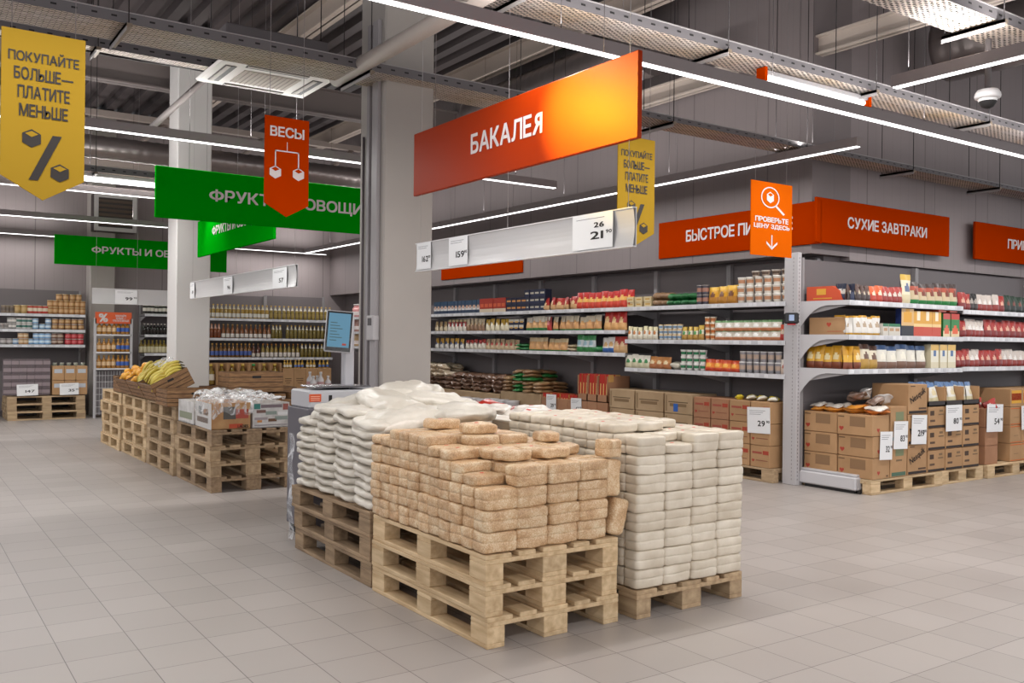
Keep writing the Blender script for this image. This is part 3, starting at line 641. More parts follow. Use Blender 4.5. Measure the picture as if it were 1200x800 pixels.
place(OATP, (3.08, 3.6, .835), (0, 0, R(8)), (.5, 1, .9), 'oat flake bag lying atop the upright oat bags beside the flour', None)
for q, (x, y, z, rz) in enumerate(((2.56, 3.72, .835, 8), (2.6, 4.1, .935, -6), (2.8, 3.72, .835, 5), (2.96, 3.98, .885, 70), (2.55, 4.4, .935, 3))):
    place(OAT1, (x, y, z), (R(jr(3)), R(jr(3)), R(rz)), (1, 1, 1), f'loose oat flake bag dropped {("at the front corner step", "high over the middle", "near the front edge top", "beside the flour bags top", "high at the back")[q]} of the pile', 'loose oat flake bags on top')

# ------------------------------------------------------------------ flour bags
FLP = bagproto('flour_bag', 'bag', .201, .112, .1, FLOUR, 6, e=10, nz=.0045, crease=.12)
FL1 = bagproto('flour_bag', 'bag', .205, .113, .052, FLOUR, 4, e=6, nz=.006, dot=RED)
fx = [3.3, 3.5, 3.7, 3.9]
def fh(i, j):
    if j == 0: return (16, 15, 16, 16)[i]
    if i >= 2: return 16 if j < 3 or i == 3 else 17
    return (16, 17, 17, 17, 17, 17, 17, 17, 17, 17)[j-1]
for i in range(4):
    for j in range(11):
        H = fh(i, j); y = 3.56+j*.1085
        for k in range((H+1)//2):
            single = (k*2+1 >= H); top = k*2+2 >= H
            if not (top or j == 0 or i == 3 or (i == 0 and (j < 2 or k > 5)) or (i == 0 and j == 10)): continue
            where = (f'front of the stack, {ordw(i)} column from oats' if j == 0 else f'top of the stack, row {j+1} back, {ordw(i)} across')
            place(FL1 if single or (top and j > 0) else FLP, (fx[i]+jr(.004), y+(jr(.006)), .147+k*.0985+(.049 if top and j > 0 and not single else 0)), (R(jr(1)), R(jr(1)), R(jr(2))), (1, 1, 1), f'white flour bag, {where}, layer {k+1}', 'white flour bags stacked on the low pallet')
            if top and j > 0 and not single:
                place(FL1, (fx[i]+jr(.004), y+jr(.004), .147+k*.0985), (0, 0, 0), (1, 1, 1), f'white flour bag just below the {where}', 'white flour bags stacked on the low pallet')
# behind: red and white bags with more flour
RW = C('#b52a1c', .35, coat=.5)
RWP = ('red_white_bag', 'bag', [softbag(.3, .2, .09, e=3, nz=.02, seed=s, mat=(RW if s % 2 else C('#ded6cc', .35, coat=.4)), dot=C('#ded6cc', .35, coat=.4) if s % 2 else RED, pillow=.6) for s in range(4)], [])
mb = MB(); mb.bbox(0, .76, 0, 1.12, 0, .7, CARD_P, .01); O('cardboard_tray', mb.mesh('tray'), (3.22, 4.8, .145), label='tall cardboard bin under the red and white bags', cat='box')
for k in range(12):
    place(RWP, (3.36+(k % 3)*.2+jr(.03), 4.92+(k//3)*.27+jr(.03), .85+(.035 if k % 2 else 0)), (R(jr(14)), R(jr(14)), R(jr(60))), (1, 1, 1), f'red and white glossy bag heaped behind the flour, {ordw(k//3)} row back, {ordw(k%3)} across', 'red and white bags behind the flour')

# ------------------------------------------------------------------ sugar bags
SUG = bagproto('sugar_bag', 'bag', .48, .3, .064, SUGAR, 6, e=3.6, nz=.014, pillow=.12, nx=12, ny=9)
BIG = bagproto('film_wrapped_sack', 'sack', .62, .42, .15, SUGAR, 4, e=2.8, nz=.02, pillow=.3, nx=14, ny=12)
for i in range(2):
    for j in range(4):
        n = (10, 11, 11, 9)[j]
        for k in range(n):
            if i == 1 and k < n-2: continue
            y = 4.94+j*.292; tilt = (7, 5, 4, 1)[j]*(1-.3*math.sin(k))
            place(SUG, (2.535+i*.42+jr(.012), y+jr(.012), .436+k*.0505), (R(tilt+jr(2)), R(jr(1.5)), R(jr(3))), (1, 1, 1),
                  f'white sugar bag on side of sugar pile, {ordw(j)} column from oats, layer {k+1}' if i == 0 else f'white film sugar bag inside the sugar pile, {ordw(j)} column, layer {k+1}', 'sugar bags piled on brown pallets')
for k, (x, y, z, rx, ry, rz) in enumerate(((2.62, 5.0, .86, 4, -8, 5), (2.98, 4.95, .88, -3, 4, 80), (2.7, 5.3, .93, 6, -10, 88), (3.05, 5.35, .93, 0, 8, 10), (2.66, 5.72, .9, -5, -12, 0), (3.0, 5.7, .92, -8, 0, 90), (2.9, 5.5, .985, 4, -4, 30))):
    place(BIG, (x, y, z), (R(rx), R(ry), R(rz)), (1, 1, 1), f'large glossy white sack in film on the sugar pile, {("front left","front right by the oats","middle left","middle right","rear left by the scale","rear right","topmost in the centre")[k]}', 'film wrapped sacks on top of the sugar')

mb = MB(); n = 12
for i in range(n):
    z0, z1 = .06+.72*i/n, .06+.72*(i+1)/n; w0, w1 = .01*math.sin(i*1.3), .01*math.sin((i+1)*1.3)
    mb.face([len(mb.v)+k for k in range(4)], FILM); mb.v += [(w0, .03, z0), (w0+.01, -.03, z0), (w1+.01, -.03, z1), (w1, .03, z1)]
    pass
O('plastic_film', mb.mesh('strip'), (2.285, 5.99, 0), label='loose strip of clear film hanging off the rear of the sugar pallets', cat='plastic film')

# ------------------------------------------------------------------ weighing scale
r = O('weighing_scale', None, (2.5, 6.2, .925), label='white self-service weighing scale with tilted touch screen', cat='scale')
mb = MB(); mb.bbox(0, .64, 0, .36, 0, .13, C('#bdbcc0', .4), .012); O('scale_body', mb.mesh('b'), parent=r)
mb = MB(); mb.bbox(.06, .5, .03, .33, .145, .158, C('#9b9a9e', .25, .8), .006); mb.box(.2, .36, .12, .24, .13, .145, DARK); O('weighing_plate', mb.mesh('p'), parent=r, label='steel weighing plate')
mb = MB(); mb.box(.0, .09, -.004, 0, .05, .105, C('#cf5326')); 
for q in range(3): mb.box(.01, .08, -.005, -.004, .06+q*.013, .064+q*.013, C('#e9b9a5'))
O('orange_notice', mb.mesh('n'), parent=r, label='orange notice sticker')
mb = MB(); mb.box(.15, .175, -.003, 0, .025, .095, DARK); O('printer_slot', mb.mesh('s'), parent=r)
mb = MB(); mb.bbox(.36, .44, .2, .27, .13, .68, C('#aeacb0', .4), .008); O('pole', mb.mesh('pl'), parent=r)
s = O('touch_screen', None, (.28, .13, .56), (R(-8), R(4), R(-24)), parent=r)
mb = MB(); mb.bbox(-.1, .1, 0, .04, -.155, .155, C('#c9c7ca', .4), .006); O('screen_case', mb.mesh('c'), parent=s)
mb = MB(); mb.box(-.094, .094, -.004, 0, -.149, .149, C('#141416', .2)); mb.box(-.08, .08, -.006, -.004, -.12, .135, emis('screen_blue', '#6a9db8', .55))
for q in range(7): mb.box(-.065, -.065+.05+.02*(q % 3), -.007, -.006, .06-q*.022, .066-q*.022, C('#3c5a5c'))
mb.box(.03, .06, -.007, -.006, -.105, -.09, C('#a33a2c')); O('display', mb.mesh('d'), parent=s)
r = O('scale_cabinet', None, (2.485, 6.18, 0), label='dark grey cabinet carrying the weighing scale', cat='cabinet')
mb = MB(); mb.bbox(0, .8, 0, .4, .06, .925, C('#625f66', .5), .006); O('cabinet_body', mb.mesh('c'), parent=r)
mb = MB(); mb.bbox(.02, .39, -.012, 0, .08, .9, C('#6a676e', .5), .003); O('door', mb.mesh('d'), parent=r)
mb = MB(); mb.bbox(.41, .78, -.012, 0, .08, .9, C('#6a676e', .5), .003); O('door', mb.mesh('d'), parent=r)
mb = MB(); mb.box(.02, .78, .02, .38, 0, .06, DARK); O('plinth', mb.mesh('p'), parent=r)

# ------------------------------------------------------------------ shelving
class Run:
    def __init__(s, kind, front, name): s.k = kind; s.front = front; s.name = name; s.rz = R(-90) if kind == 'Y' else 0
    def at(s, a, d, z):           # a = world coordinate along the run; d = distance behind the front edge
        return (s.front+d, a, z) if s.k == 'Y' else (a, s.front+d, z)
    def px(s, x):                 # surveyed column -> coordinate along the run
        fx_, fy_ = azim(x)
        return s.front*fy_/fx_ if s.k == 'Y' else s.front*fx_/fy_
    def sgn(s): return -1 if s.k == 'Y' else 1
_tk = [C('#dfdfe2', .45), C('#d3d3d6', .45), C('#c4c4c8', .45)]
def unit(run, a0, a1, levels, depth, top, label, lip=.045, back=True, base=False, lside=False, deep=None):
    """a0 = left end seen from the aisle"""
    L = abs(a1-a0)
    r = O('shelving_unit', None, run.at(a0, 0, 0), (0, 0, run.rz), label=label, cat='shelving')
    if back:
        mb = MB(); mb.box(.001, L-.001, depth, depth+.02, .1, top, PANELM)
        for k in range(1, 6): mb.box(0, L, depth-.002, depth, .1+(top-.1)*k/6, .104+(top-.1)*k/6, C('#564f50'))
        O('back_panel', mb.mesh('bp'), parent=r)
    for x in (.016, L-.016): mb = MB(); mb.box(x-.015, x+.015, depth-.05, depth, 0, top+.01, C('#8f8b8c')); O('upright', mb.mesh('u'), parent=r)
    for z in levels:
        mb = MB(); mb.box(.003, L-.003, .012, depth-.05, z-.035, z-.004, C('#8c8889', .5)); mb.box(.02, L-.02, .03, depth-.08, z-.05, z-.036, C('#4e494a'))
        s = O('shelf', mb.mesh('sh'), parent=r)
        mb = MB(); mb.box(.003, L-.003, 0, .012, z-lip, z+.003, SHELFM)
        k = .02; 
        while k < L-.08:
            w_ = random.choice((.05, .06, .08)); mb.box(k, k+w_, -.0015, 0, z-lip+.006, z-.003, random.choice(_tk)); k += w_+random.choice((.004, .01, .05))
        O('price_strip', mb.mesh('ps'), parent=s)
        for x in (.02, L-.035): mb = MB(); mb.quad([(x, .05, z-.05), (x, depth-.05, z-.05), (x, depth-.05, z-.14)], UPM); mb.quad([(x+.012, .05, z-.05), (x+.012, depth-.05, z-.14), (x+.012, depth-.05, z-.05)], UPM); O('bracket', mb.mesh('br'), parent=r)
    return r
def fill(run, z, x0, x1, proto, label, n=None, layers=1, deep=1, d0=.03, pitch=None, jx=.004, jr_=4, lh=None, px=True, skip=0, group=None, rz=0, dz=.0, tilt=0):
    """fill part of a shelf between surveyed columns x0..x1 with n items; one thing each"""
    a0, a1 = (run.px(x0), run.px(x1)) if px else (x0, x1)
    g = group or label+' on the '+run.name
    dim = proto[4] if len(proto) > 4 else (.1, .1, .1)
    if n is None: n = max(1, int(abs(a1-a0)/(pitch or dim[0]*1.03)))
    cnt = 0
    for d in range(deep):
        for q in range(layers):
            for i in range(n):
                if q == layers-1 and layers > 1 and skip and random.random() < skip: continue
                a = a0+(a1-a0)*(i+.5)/n+jr(jx)
                bits = f'{ordw(i)} from left' + (f', {["bottom","second","third","fourth","fifth","sixth"][q]} layer' if layers > 1 else '') + (f', {["front","second","third"][d]} row' if deep > 1 else '')
                place(proto[:4], run.at(a, d0+dim[1]/2+d*dim[1]*1.05+jr(.004), z+q*(lh or dim[2])+dz), (R(tilt), 0, run.rz+R(rz)+R(jr(jr_))), (1, 1, 1 if layers > 1 or proto[1] in ('bottle', 'can', 'cup', 'carton') else random.uniform(.93, 1.05)), f'{label}, {bits}', g)
                cnt += 1
# product kinds: (name, category, mesh or list, parts, (w, d, h))
def P_(name, cat, mesh, dim): return (name, cat, mesh, [], dim)
def cups(body, lid, r=.048, h=.085, band=None, name='noodle_cup', cat='cup', taper=.8): return P_(name, cat, can(r, h, body, lid, band, 14, taper, True), (r*2.1, r*2.1, h))
def cans(body, lid='#b5aea4', r=.037, h=.09, band=None, name='food_can', cat='can'): return P_(name, cat, can(r, h, body, lid, band, 12, 1), (r*2.08, r*2.08, h))
def pch(w, h, d, *b, center=None, name='snack_pouch', cat='pouch', n=2): return P_(name, cat, [pouch(w, h, d, bands(*b, center=center), seed=s) for s in range(1, n+1)], (w, d, h))
def bxs(w, d, h, *b, center=None, name='food_carton', cat='carton', cr=(.6, .35, .68), side=None): return P_(name, cat, pbox(w, d, h, bands(*b, center=center, cr=cr), side=C(side, .5) if side else None), (w*1.01, d, h))
def lay(w, d, h, mat, name='dry_goods_bag', cat='bag', e=3.5, n=3, dot=None): return P_(name, cat, [softbag(w, d, h, e=e, nz=.012, seed=s, mat=mat, pillow=.3, nx=8, ny=6, dot=dot) for s in range(n)], (w, d, h))

# ---- the long shelving along the right wall (faces -X)
A = Run('Y', 7.58, 'long wall shelving')
DEP = .56; bays = [6.12, 7.35, 8.57, 9.82, 11.07, 12.32, 13.57, 14.82, 16.07, 17.3]
for i in range(9):
    lv = (1.07+.045, 1.418+.045, 1.865) if i < 2 else (1.295, 1.58, 1.865)
    unit(A, bays[i+1], bays[i], lv, DEP, 2.33, f'grey wall shelving bay, {ordw(i)} from the shelf corner along the long wall')
z1, z2, z3 = 1.868, 1.466, 1.118
T = 'top shelf'
fill(A, z1, 731, 761, bxs(.12, .18, .06, (1, '#cdbb93'), center='#b78b36', name='flat_food_pack'), 'flat cream pack on the top noodle shelf', layers=2)
fill(A, z1, 761, 777, lay(.16, .22, .08, C('#8a6a4b', .4, coat=.4)), 'crumpled brown bag on top noodle shelf', n=3, layers=2, jr_=30)
fill(A, z1, 777, 811, lay(.16, .22, .07, C('#1f6b37', .4, coat=.4), dot=C('#c9c2a8')), 'green glossy bag on top noodle shelf', n=4, layers=2, jr_=25)
fill(A, z1, 812, 825, cans('#4c4a55', '#8a8480', .038, .11, '#a07260'), 'dark tall can beside yellow pouches, top shelf', n=2, layers=2)
fill(A, z1, 826, 858, pch(.155, .2, .09, (.4, '#b0761c'), (.8, '#d29a1f'), (1, '#e0b23c'), center='#6b3a1c', name='pasta_pouch'), 'large yellow standing pouch on the top shelf', n=3)
CUP = cups('#ded8cd', '#efece6', .049, .092, '#c08a66')
fill(A, z1, 858, 921, CUP, 'white and orange noodle cup on the top shelf', n=6, layers=3)
fill(A, z1+.276, 874, 921, cups('#9b8a7c', '#c7bfb5', .046, .06, '#5c4a3e'), 'small brown noodle cup crowning the cup tower', n=4, skip=0)
fill(A, z2, 732, 767, pch(.085, .16, .06, (.3, '#d6cdb8'), (.7, '#e6e0d0'), (1, '#d8cfa8'), center='#b8733a'), 'cream soup pouch on the middle noodle shelf', n=6)
fill(A, z2, 768, 795, cups('#e6e3da', '#d8b98b', .035, .06, '#7a99b5'), 'small white and blue cup, middle shelf', n=5, layers=3)
fill(A, z2, 795, 821, pch(.08, .16, .06, (.35, '#b58b3c'), (.7, '#e2d9c0'), (1, '#c9a43a'), center='#3e8a4a'), 'gold and white soup pouch on the middle shelf', n=4)
fill(A, z2, 822, 834, cups('#d9b48c', '#e8e2d6', .036, .065, '#c56f35'), 'orange instant cup in a tower, middle shelf', n=2, layers=4)
RP = pch(.15, .115, .05, (.25, '#b8734a'), (.8, '#d5cdbf'), (1, '#6f9a66'), center='#f0efea', name='noodle_packet')
fill(A, z2, 835, 911, RP, 'noodle packet with round white badge, middle shelf', n=7, layers=2, lh=.1)
fill(A, z2, 911, 921, pch(.08, .17, .05, (.5, '#a92b22'), (1, '#c84a2c'), center='#d8c8b0'), 'red packet at the post end of the middle shelf', n=2)
fill(A, z3, 730, 758, pch(.13, .16, .06, (.5, '#c9c2a3'), (1, '#e4dfd0'), center='#2c7d44'), 'cream packet with green badge, lowest noodle shelf', n=4)
fill(A, z3, 758, 781, pch(.15, .14, .08, (.5, '#a9683a'), (1, '#c98a4e'), center='#dcc8a0'), 'orange brown packet on lowest noodle shelf', n=3)
fill(A, z3, 781, 794, lay(.18, .2, .09, C('#cfc9b8', .4, coat=.4), dot=C('#c9794a')), 'pale crumpled bag on lowest noodle shelf', n=1)
fill(A, z3, 793, 823, cups('#e5e1dc', '#efece8', .044, .078, '#2f7f55', name='puree_cup'), 'white cup with green band, lowest shelf', n=4, layers=3)
fill(A, z3, 823, 862, pch(.14, .13, .07, (.3, '#c23a1a'), (.7, '#e2801f'), (1, '#d94c1c'), center='#efb24a'), 'orange and red packet on the lowest shelf', n=4)
fill(A, z3, 862, 912, cups('#8f8d92', '#d5d2d0', .041, .115, '#b8a08f', name='puree_cup', taper=.85), 'grey tall puree cup, lowest shelf', n=6, layers=2)
fill(A, z3, 913, 921, pch(.13, .16, .05, (.5, '#cdb7a8'), (1, '#e8e2da'), center='#b55540'), 'pale packet leaning on the shelf post', n=1)
# left part: three closer shelves
y1, y2, y3 = 1.868, 1.583, 1.298
fill(A, y1, 506, 560, bxs(.1, .12, .2, (.2, '#2e3f57'), (.55, '#d9d7d6'), (1, '#2b4660'), center='#c4a08c', side='#2c3d55'), 'blue and white carton on the top pasta shelf', n=13)
fill(A, y1, 560, 590, bxs(.13, .12, .21, (.25, '#d2c1a8'), (1, '#9e2f20'), center='#c95a38', side='#6e1c16'), 'red brown carton on the top pasta shelf', n=6)
fill(A, y1, 591, 614, bxs(.14, .12, .1, (.5, '#20263f'), (1, '#171c33'), center='#c98a4a', side='#14182b', name='pasta_carton'), 'navy pasta carton, top shelf', n=4, layers=2)
fill(A, y1, 612, 636, bxs(.13, .12, .1, (.5, '#1d2442'), (1, '#161b36'), center='#b7b0a0', side='#14182b', name='pasta_carton'), 'dark blue pasta carton in the tall stack', n=4, layers=3)
fill(A, y1, 632, 672, pch(.17, .17, .09, (.4, '#c69a6a'), (1, '#a3241c'), center='#d8b98a', name='pasta_bag'), 'red and tan pasta bag on the top shelf', n=5, deep=2, jr_=25)
fill(A, y1, 672, 737, pch(.16, .22, .09, (.35, '#c63a24'), (.6, '#d9a24c'), (1, '#b3201b'), center='#e0b060', name='pasta_bag'), 'bright red standing pasta bag on the top shelf', n=9)
fill(A, y2, 506, 521, pch(.11, .17, .06, (.5, '#cdbd9f'), (1, '#b59a6a'), center='#8c6f4a'), 'tan packet on the second pasta shelf', n=3)
fill(A, y2, 521, 543, pch(.1, .18, .06, (.4, '#dcd4c6'), (.8, '#b9403a'), (1, '#c7b98a'), center='#e9e3da'), 'red topped flour packet, second pasta shelf', n=5)
fill(A, y2, 543, 565, pch(.1, .19, .06, (.5, '#8d6a4f'), (1, '#d3c2a3'), center='#a98a66'), 'brown cereal packet on second pasta shelf', n=5)
fill(A, y2, 565, 594, pch(.12, .18, .07, (.5, '#e2d6b8'), (1, '#d0a73c'), center='#f0e8d2'), 'cream and yellow packet on second pasta shelf', n=5)
fill(A, y2, 594, 612, bxs(.12, .1, .085, (.5, '#1c2440'), (1, '#d3cdc2'), center='#cfa14e', side='#14182b', name='pasta_carton'), 'small navy carton on second shelf', n=3, layers=2)
fill(A, y2, 613, 640, pch(.15, .2, .08, (.15, '#2c7a3c'), (.6, '#cfa06a'), (1, '#d8d0c0'), center='#e2b07a', name='pasta_bag'), 'clear pasta bag with green foot, second shelf', n=4)
fill(A, y2, 635, 643, pch(.12, .19, .08, (.6, '#b5241c'), (1, '#8c1a16'), center='#dd8888'), 'single red packet among pasta bags, second shelf', n=1)
fill(A, y2, 643, 700, pch(.16, .19, .09, (.12, '#2c7a3c'), (.6, '#c8925c'), (1, '#cbbfa8'), center='#dca66c', name='pasta_bag'), 'tan macaroni bag on the second pasta shelf', n=7, jr_=16)
fill(A, y2, 704, 729, pch(.17, .24, .1, (.4, '#d8a467'), (1, '#b0231c'), center='#e6c28c', name='pasta_bag'), 'tall red topped pasta bag on second shelf', n=3)
fill(A, y3, 506, 541, pch(.12, .17, .07, (.5, '#d9d4cc'), (1, '#c8992e'), center='#3d4a6e'), 'white and yellow packet, lowest pasta shelf', n=6)
fill(A, y3, 542, 566, pch(.11, .15, .07, (.6, '#d5cbbb'), (1, '#b5332c'), center='#e9e1d4'), 'white packet with red top, lowest pasta shelf', n=5)
fill(A, y3, 566, 605, pch(.12, .16, .07, (.6, '#c9b08d'), (1, '#b49a78'), center='#b8443a'), 'tan grain packet on the lowest pasta shelf', n=7)
fill(A, y3, 600, 616, lay(.2, .2, .05, C('#2b7d42', .4, coat=.4), dot=C('#c9b08d')), 'flat green bag on the lowest pasta shelf', n=2, layers=2)
fill(A, y3, 617, 660, pch(.18, .18, .09, (.12, '#2c7a3c'), (.7, '#cf9a63'), (1, '#c9b48f'), center='#dca86e', name='pasta_bag'), 'orange brown pasta bag, lowest pasta shelf', n=6, jr_=16)
fill(A, y3, 660, 672, lay(.2, .2, .05, C('#b9a888', .4, coat=.4), dot=C('#2b7d42')), 'flat beige bag on the lowest pasta shelf', n=1, layers=2)
fill(A, y3, 672, 693, pch(.16, .23, .08, (.25, '#2c7a3c'), (.7, '#c9d0d2'), (1, '#3f8a52'), center='#9ec0cc', name='pasta_bag'), 'green and clear pasta bag, lowest shelf', n=3)
fill(A, y3, 692, 703, lay(.2, .2, .08, C('#2b7d42', .4, coat=.4)), 'slumped green bag on the lowest pasta shelf', n=2, jr_=30)
fill(A, y3, 704, 716, pch(.16, .2, .08, (.3, '#2f5c9c'), (1, '#cfcac4'), center='#c9a06a', name='pasta_bag'), 'blue and white bag, lowest pasta shelf', n=2)
fill(A, y3, 716, 729, pch(.15, .2, .08, (.5, '#c9a070'), (1, '#a9352c'), center='#dcbc94', name='pasta_bag'), 'red and tan bag near the bay joint, lowest shelf', n=2)
# what shows between scale pole and column
for z, c in ((y1, '#d99a98'), (y2, '#b98a7e'), (y3, '#c9a87c')):
    fill(A, z, 410, 424, bottle and P_('plastic_bottle', 'bottle', bottle(.045, .26, c, '#e9dfdc', '#d8d4d2'), (.1, .1, .26)), 'pink bottle at far end of the '+{y1: 'top', y2: 'middle', y3: 'lowest'}[z]+' shelf', n=9)

# corner post between the two runs
r = O('corner_post', None, (7.6, 5.98, 0), label='pale perforated steel post at the corner of the shelving', cat='post')
mb = MB(); mb.bbox(0, .06, 0, .17, 0, 2.36, C('#b9b6b8', .45), .004)
for k in range(60): mb.box(.02, .028, -.001, 0, .05+k*.038, .068+k*.038, C('#6b6668')); mb.box(-.001, 0, .05, .058, .05+k*.038, .068+k*.038, C('#8b8688'))
O('post_body', mb.mesh('p'), parent=r)
r = O('price_checker', None, (7.53, 6.0, 1.69), (0, 0, R(-45)), label='black price scanner box on the corner post', cat='scanner')
mb = MB(); mb.bbox(-.07, .07, -.03, .03, -.055, .055, C('#151316', .3), .012); O('scanner_body', mb.mesh('b'), parent=r)
mb = MB(); mb.box(-.025, .025, -.032, -.03, -.025, .035, C('#9fb2d4')); O('scanner_screen', mb.mesh('s'), parent=r)
mb = MB(); mb.box(-.04, .04, -.03, .02, -.068, -.055, C('#a32028')); O('scan_window', mb.mesh('w'), parent=r)

# ---- the breakfast shelving facing the camera aisle (faces -Y)
Bn = Run('X', 5.42, 'breakfast shelving')
BD = .6
unit(Bn, 7.66, 9.68, (1.19, 1.525, 1.86), BD, 2.3, 'white breakfast shelving bay at the post end', lside=True)
unit(Bn, 9.68, 12.2, (1.2, 1.53, 1.825), BD, 2.3, 'white spice shelving bay beyond the breakfast bay')
# curved end brackets (side cheeks) of the three shelves
for k, z in enumerate((1.86, 1.525, 1.19)):
    r = O('end_cheek', None, (7.645, 5.42, z), label=f'white curved end cheek closing the {("top","middle","lowest")[k]} breakfast shelf', cat='shelf end')
    mb = MB(); n = 10; pts = [(0, .003), (0, -.045)]
    for q in range(n+1): t = q/n; pts.append((.05+.5*t, -.045-.2*max(0, (t-.35)/.65)**2.2))
    pts += [(.58, -.26), (.58, .003)]
    mb.quad([(0, y, zz) for y, zz in pts], C('#c6c4c6', .4)); mb.quad([(.004, y, zz) for y, zz in pts[::-1]], C('#c6c4c6', .4)); O('cheek_plate', mb.mesh('c'), parent=r)
r = O('base_plinth', None, (7.66, 5.33, 0), label='white steel base foot running out from the corner post', cat='plinth')
mb = MB(); mb.bbox(0, .09, 0, .66, .03, .155, C('#c9c7ca', .4), .012); mb.bbox(.02, .13, .01, .66, .155, .18, C('#bdbbbe', .4), .006); mb.box(.02, .07, .03, .6, 0, .03, DARK); O('foot_cover', mb.mesh('f'), parent=r)
mb = MB(); mb.box(.01, .08, -.006, 0, .04, .145, C('#aaa8ab', .4)); mb.box(.03, .06, -.02, 0, 0, .03, DARK); O('end_plate', mb.mesh('e'), parent=r)
b1, b2, b3 = 1.863, 1.528, 1.193
r = O('display_carton', None, (7.69, 5.44, b1), (0, 0, R(0)), label='orange display carton at the post end of the top shelf', cat='carton')
mb = MB(); OC = C('#cf5230', .5); n = len(mb.v)
mb.quad([(0, .5, 0), (0, .08, 0), (0, .12, .1), (0, .2, .145), (0, .5, .145)], OC); mb.quad([(.25, .08, 0), (.25, .5, 0), (.25, .5, .145), (.25, .2, .145), (.25, .12, .1)], OC)
mb.quad([(0, .08, 0), (.25, .08, 0), (.25, .12, .1), (0, .12, .1)], OC); mb.quad([(0, .12, .1), (.25, .12, .1), (.25, .2, .145), (0, .2, .145)], OC); mb.quad([(0, .2, .145), (.25, .2, .145), (.25, .5, .145), (0, .5, .145)], OC)
O('carton_body', mb.mesh('b'), parent=r)
mb = MB(); mb.box(-.002, -.001, .27, .38, .06, .12, C('#e0a53a')); mb.box(-.002, -.001, .2, .42, .02, .03, C('#e0a53a')); O('printed_badge', mb.mesh('p'), parent=r)
SN = [pch(.12, .16, .06, (.5, a), (1, b), center=c) for a, b, c in (('#2a3350', '#1c2238', '#c9c4bc'), ('#3a2a28', '#5a4038', '#c9b8a0'), ('#b8402c', '#d9683c', '#e8d9c0'), ('#8f2a24', '#b23a30', '#d8cfc4'))]
Cn = Run('Y', 7.67, 'breakfast shelf end')
fill(Cn, b1, 979, 992, SN[0], 'dark blue cereal packet on top breakfast shelf', n=3)
fill(Bn, b1, 997, 1024, SN[1], 'dark brown bar packet on the top breakfast shelf', n=5, rz=15)
fill(Bn, b1, 1024, 1038, SN[2], 'orange cereal packet on the top breakfast shelf', n=2)
fill(Bn, b1, 1038, 1061, SN[3], 'red dessert packet on the top breakfast shelf', n=4)
fill(Bn, b1, 1061, 1072, pch(.17, .29, .07, (.3, '#d8cba6'), (.75, '#e4dcc0'), (1, '#d9b14a'), center='#5c6a8a'), 'tall cream cereal pouch, top shelf', n=1)
CO = pch(.15, .23, .09, (.22, '#1f7a38'), (.6, '#cbb795'), (.82, '#b0513c'), (1, '#3b2a25'), center='#7a3b2a', name='cocoa_pouch')
fill(Bn, b1, 1073, 1127, CO, 'beige and green cocoa pouch on the top shelf', n=6)
fill(Bn, b1, 1073, 1127, CO, 'second row beige and green cocoa pouch, top shelf', n=6, d0=.14)
r = O('open_carton', CARD and pbox(.26, .42, .17, lambda u, t: CARD, side=CARD), (7.83, 5.7, b2), label='open brown carton at the post end of the middle shelf', cat='carton')
def heart(mb, x, y0, z, s, mat, face='x'):
    pts = []
    for k in range(18):
        t = 2*math.pi*k/18; hx_ = 16*math.sin(t)**3/17; hz = (13*math.cos(t)-5*math.cos(2*t)-2*math.cos(3*t)-math.cos(4*t))/17
        pts.append((x, y0-hx_*s, z+hz*s) if face == 'x' else (y0+hx_*s, x, z+hz*s))
    mb.quad(pts if face == 'x' else pts[::-1], mat)
mb = MB(); heart(mb, -.1305, -.02, .1, .03, C('#b5452f')); mb.box(-.1308, -.1303, -.17, .0, .03, .034, C('#b5452f')); O('printed_badge', mb.mesh('p'), parent=r)
WP = pch(.13, .19, .07, (.13, '#c99a2c'), (.9, '#dcd8d2'), (1, '#c9941f'), center='#b09a80')
fill(Cn, b2, 974, 993, WP, 'white cereal pouch turned to the shelf end, middle shelf', n=2)
fill(Bn, b2, 998, 1036, WP, 'white cereal pouch with gold top, middle shelf', n=5)
fill(Bn, b2, 1037, 1058, bxs(.1, .1, .12, (.7, '#c9c3b8'), (1, '#1f6e48'), center='#b08a66'), 'small green topped carton, middle breakfast shelf', n=3)
fill(Bn, b2, 1060, 1073, bxs(.2, .07, .28, (.4, '#20222c'), (1, '#d8b27a'), center='#dca030', cr=(.8, .5, .98), side='#1d2a5c'), 'large navy and gold cereal box, middle shelf', n=1)
fill(Bn, b2, 1074, 1106, bxs(.16, .07, .26, (.35, '#c2452c'), (.45, '#e8c88a'), (1, '#dba23c'), center='#efe2c8', cr=(.5, .6, .95), side='#b8402a'), 'yellow and red cereal box, middle shelf', n=3)
fill(Bn, b2, 1107, 1127, bxs(.15, .07, .25, (.3, '#dcc8a0'), (.75, '#1f7a35'), (1, '#b8301f'), center='#d85a2c', cr=(.6, .1, .45), side='#1c6a2e'), 'green and red cereal box, middle shelf', n=2)
fill(Bn, b2, 1100, 1127, bxs(.15, .2, .04, (1, '#c8472a')), 'flat orange box lying on the cereal boxes', n=2, dz=.262, group='flat orange boxes over cereal')
YB = pch(.14, .23, .1, (.3, '#7a3c22'), (.6, '#d8a62a'), (1, '#c8921f'), center='#e2d0a0', name='cereal_bag')
fill(Cn, b3, 941, 992, YB, 'yellow cereal bag along the open shelf end', n=5)
fill(Bn, b3, 997, 1015, YB, 'yellow cereal bag on the lowest shelf', n=2)
fill(Bn, b3, 1016, 1034, pch(.16, .24, .1, (.35, '#b08a3a'), (.8, '#d9cfb8'), (1, '#5a3a2c'), center='#6a4a3a', name='cereal_bag'), 'gold and white cereal bag, lowest shelf', n=2)
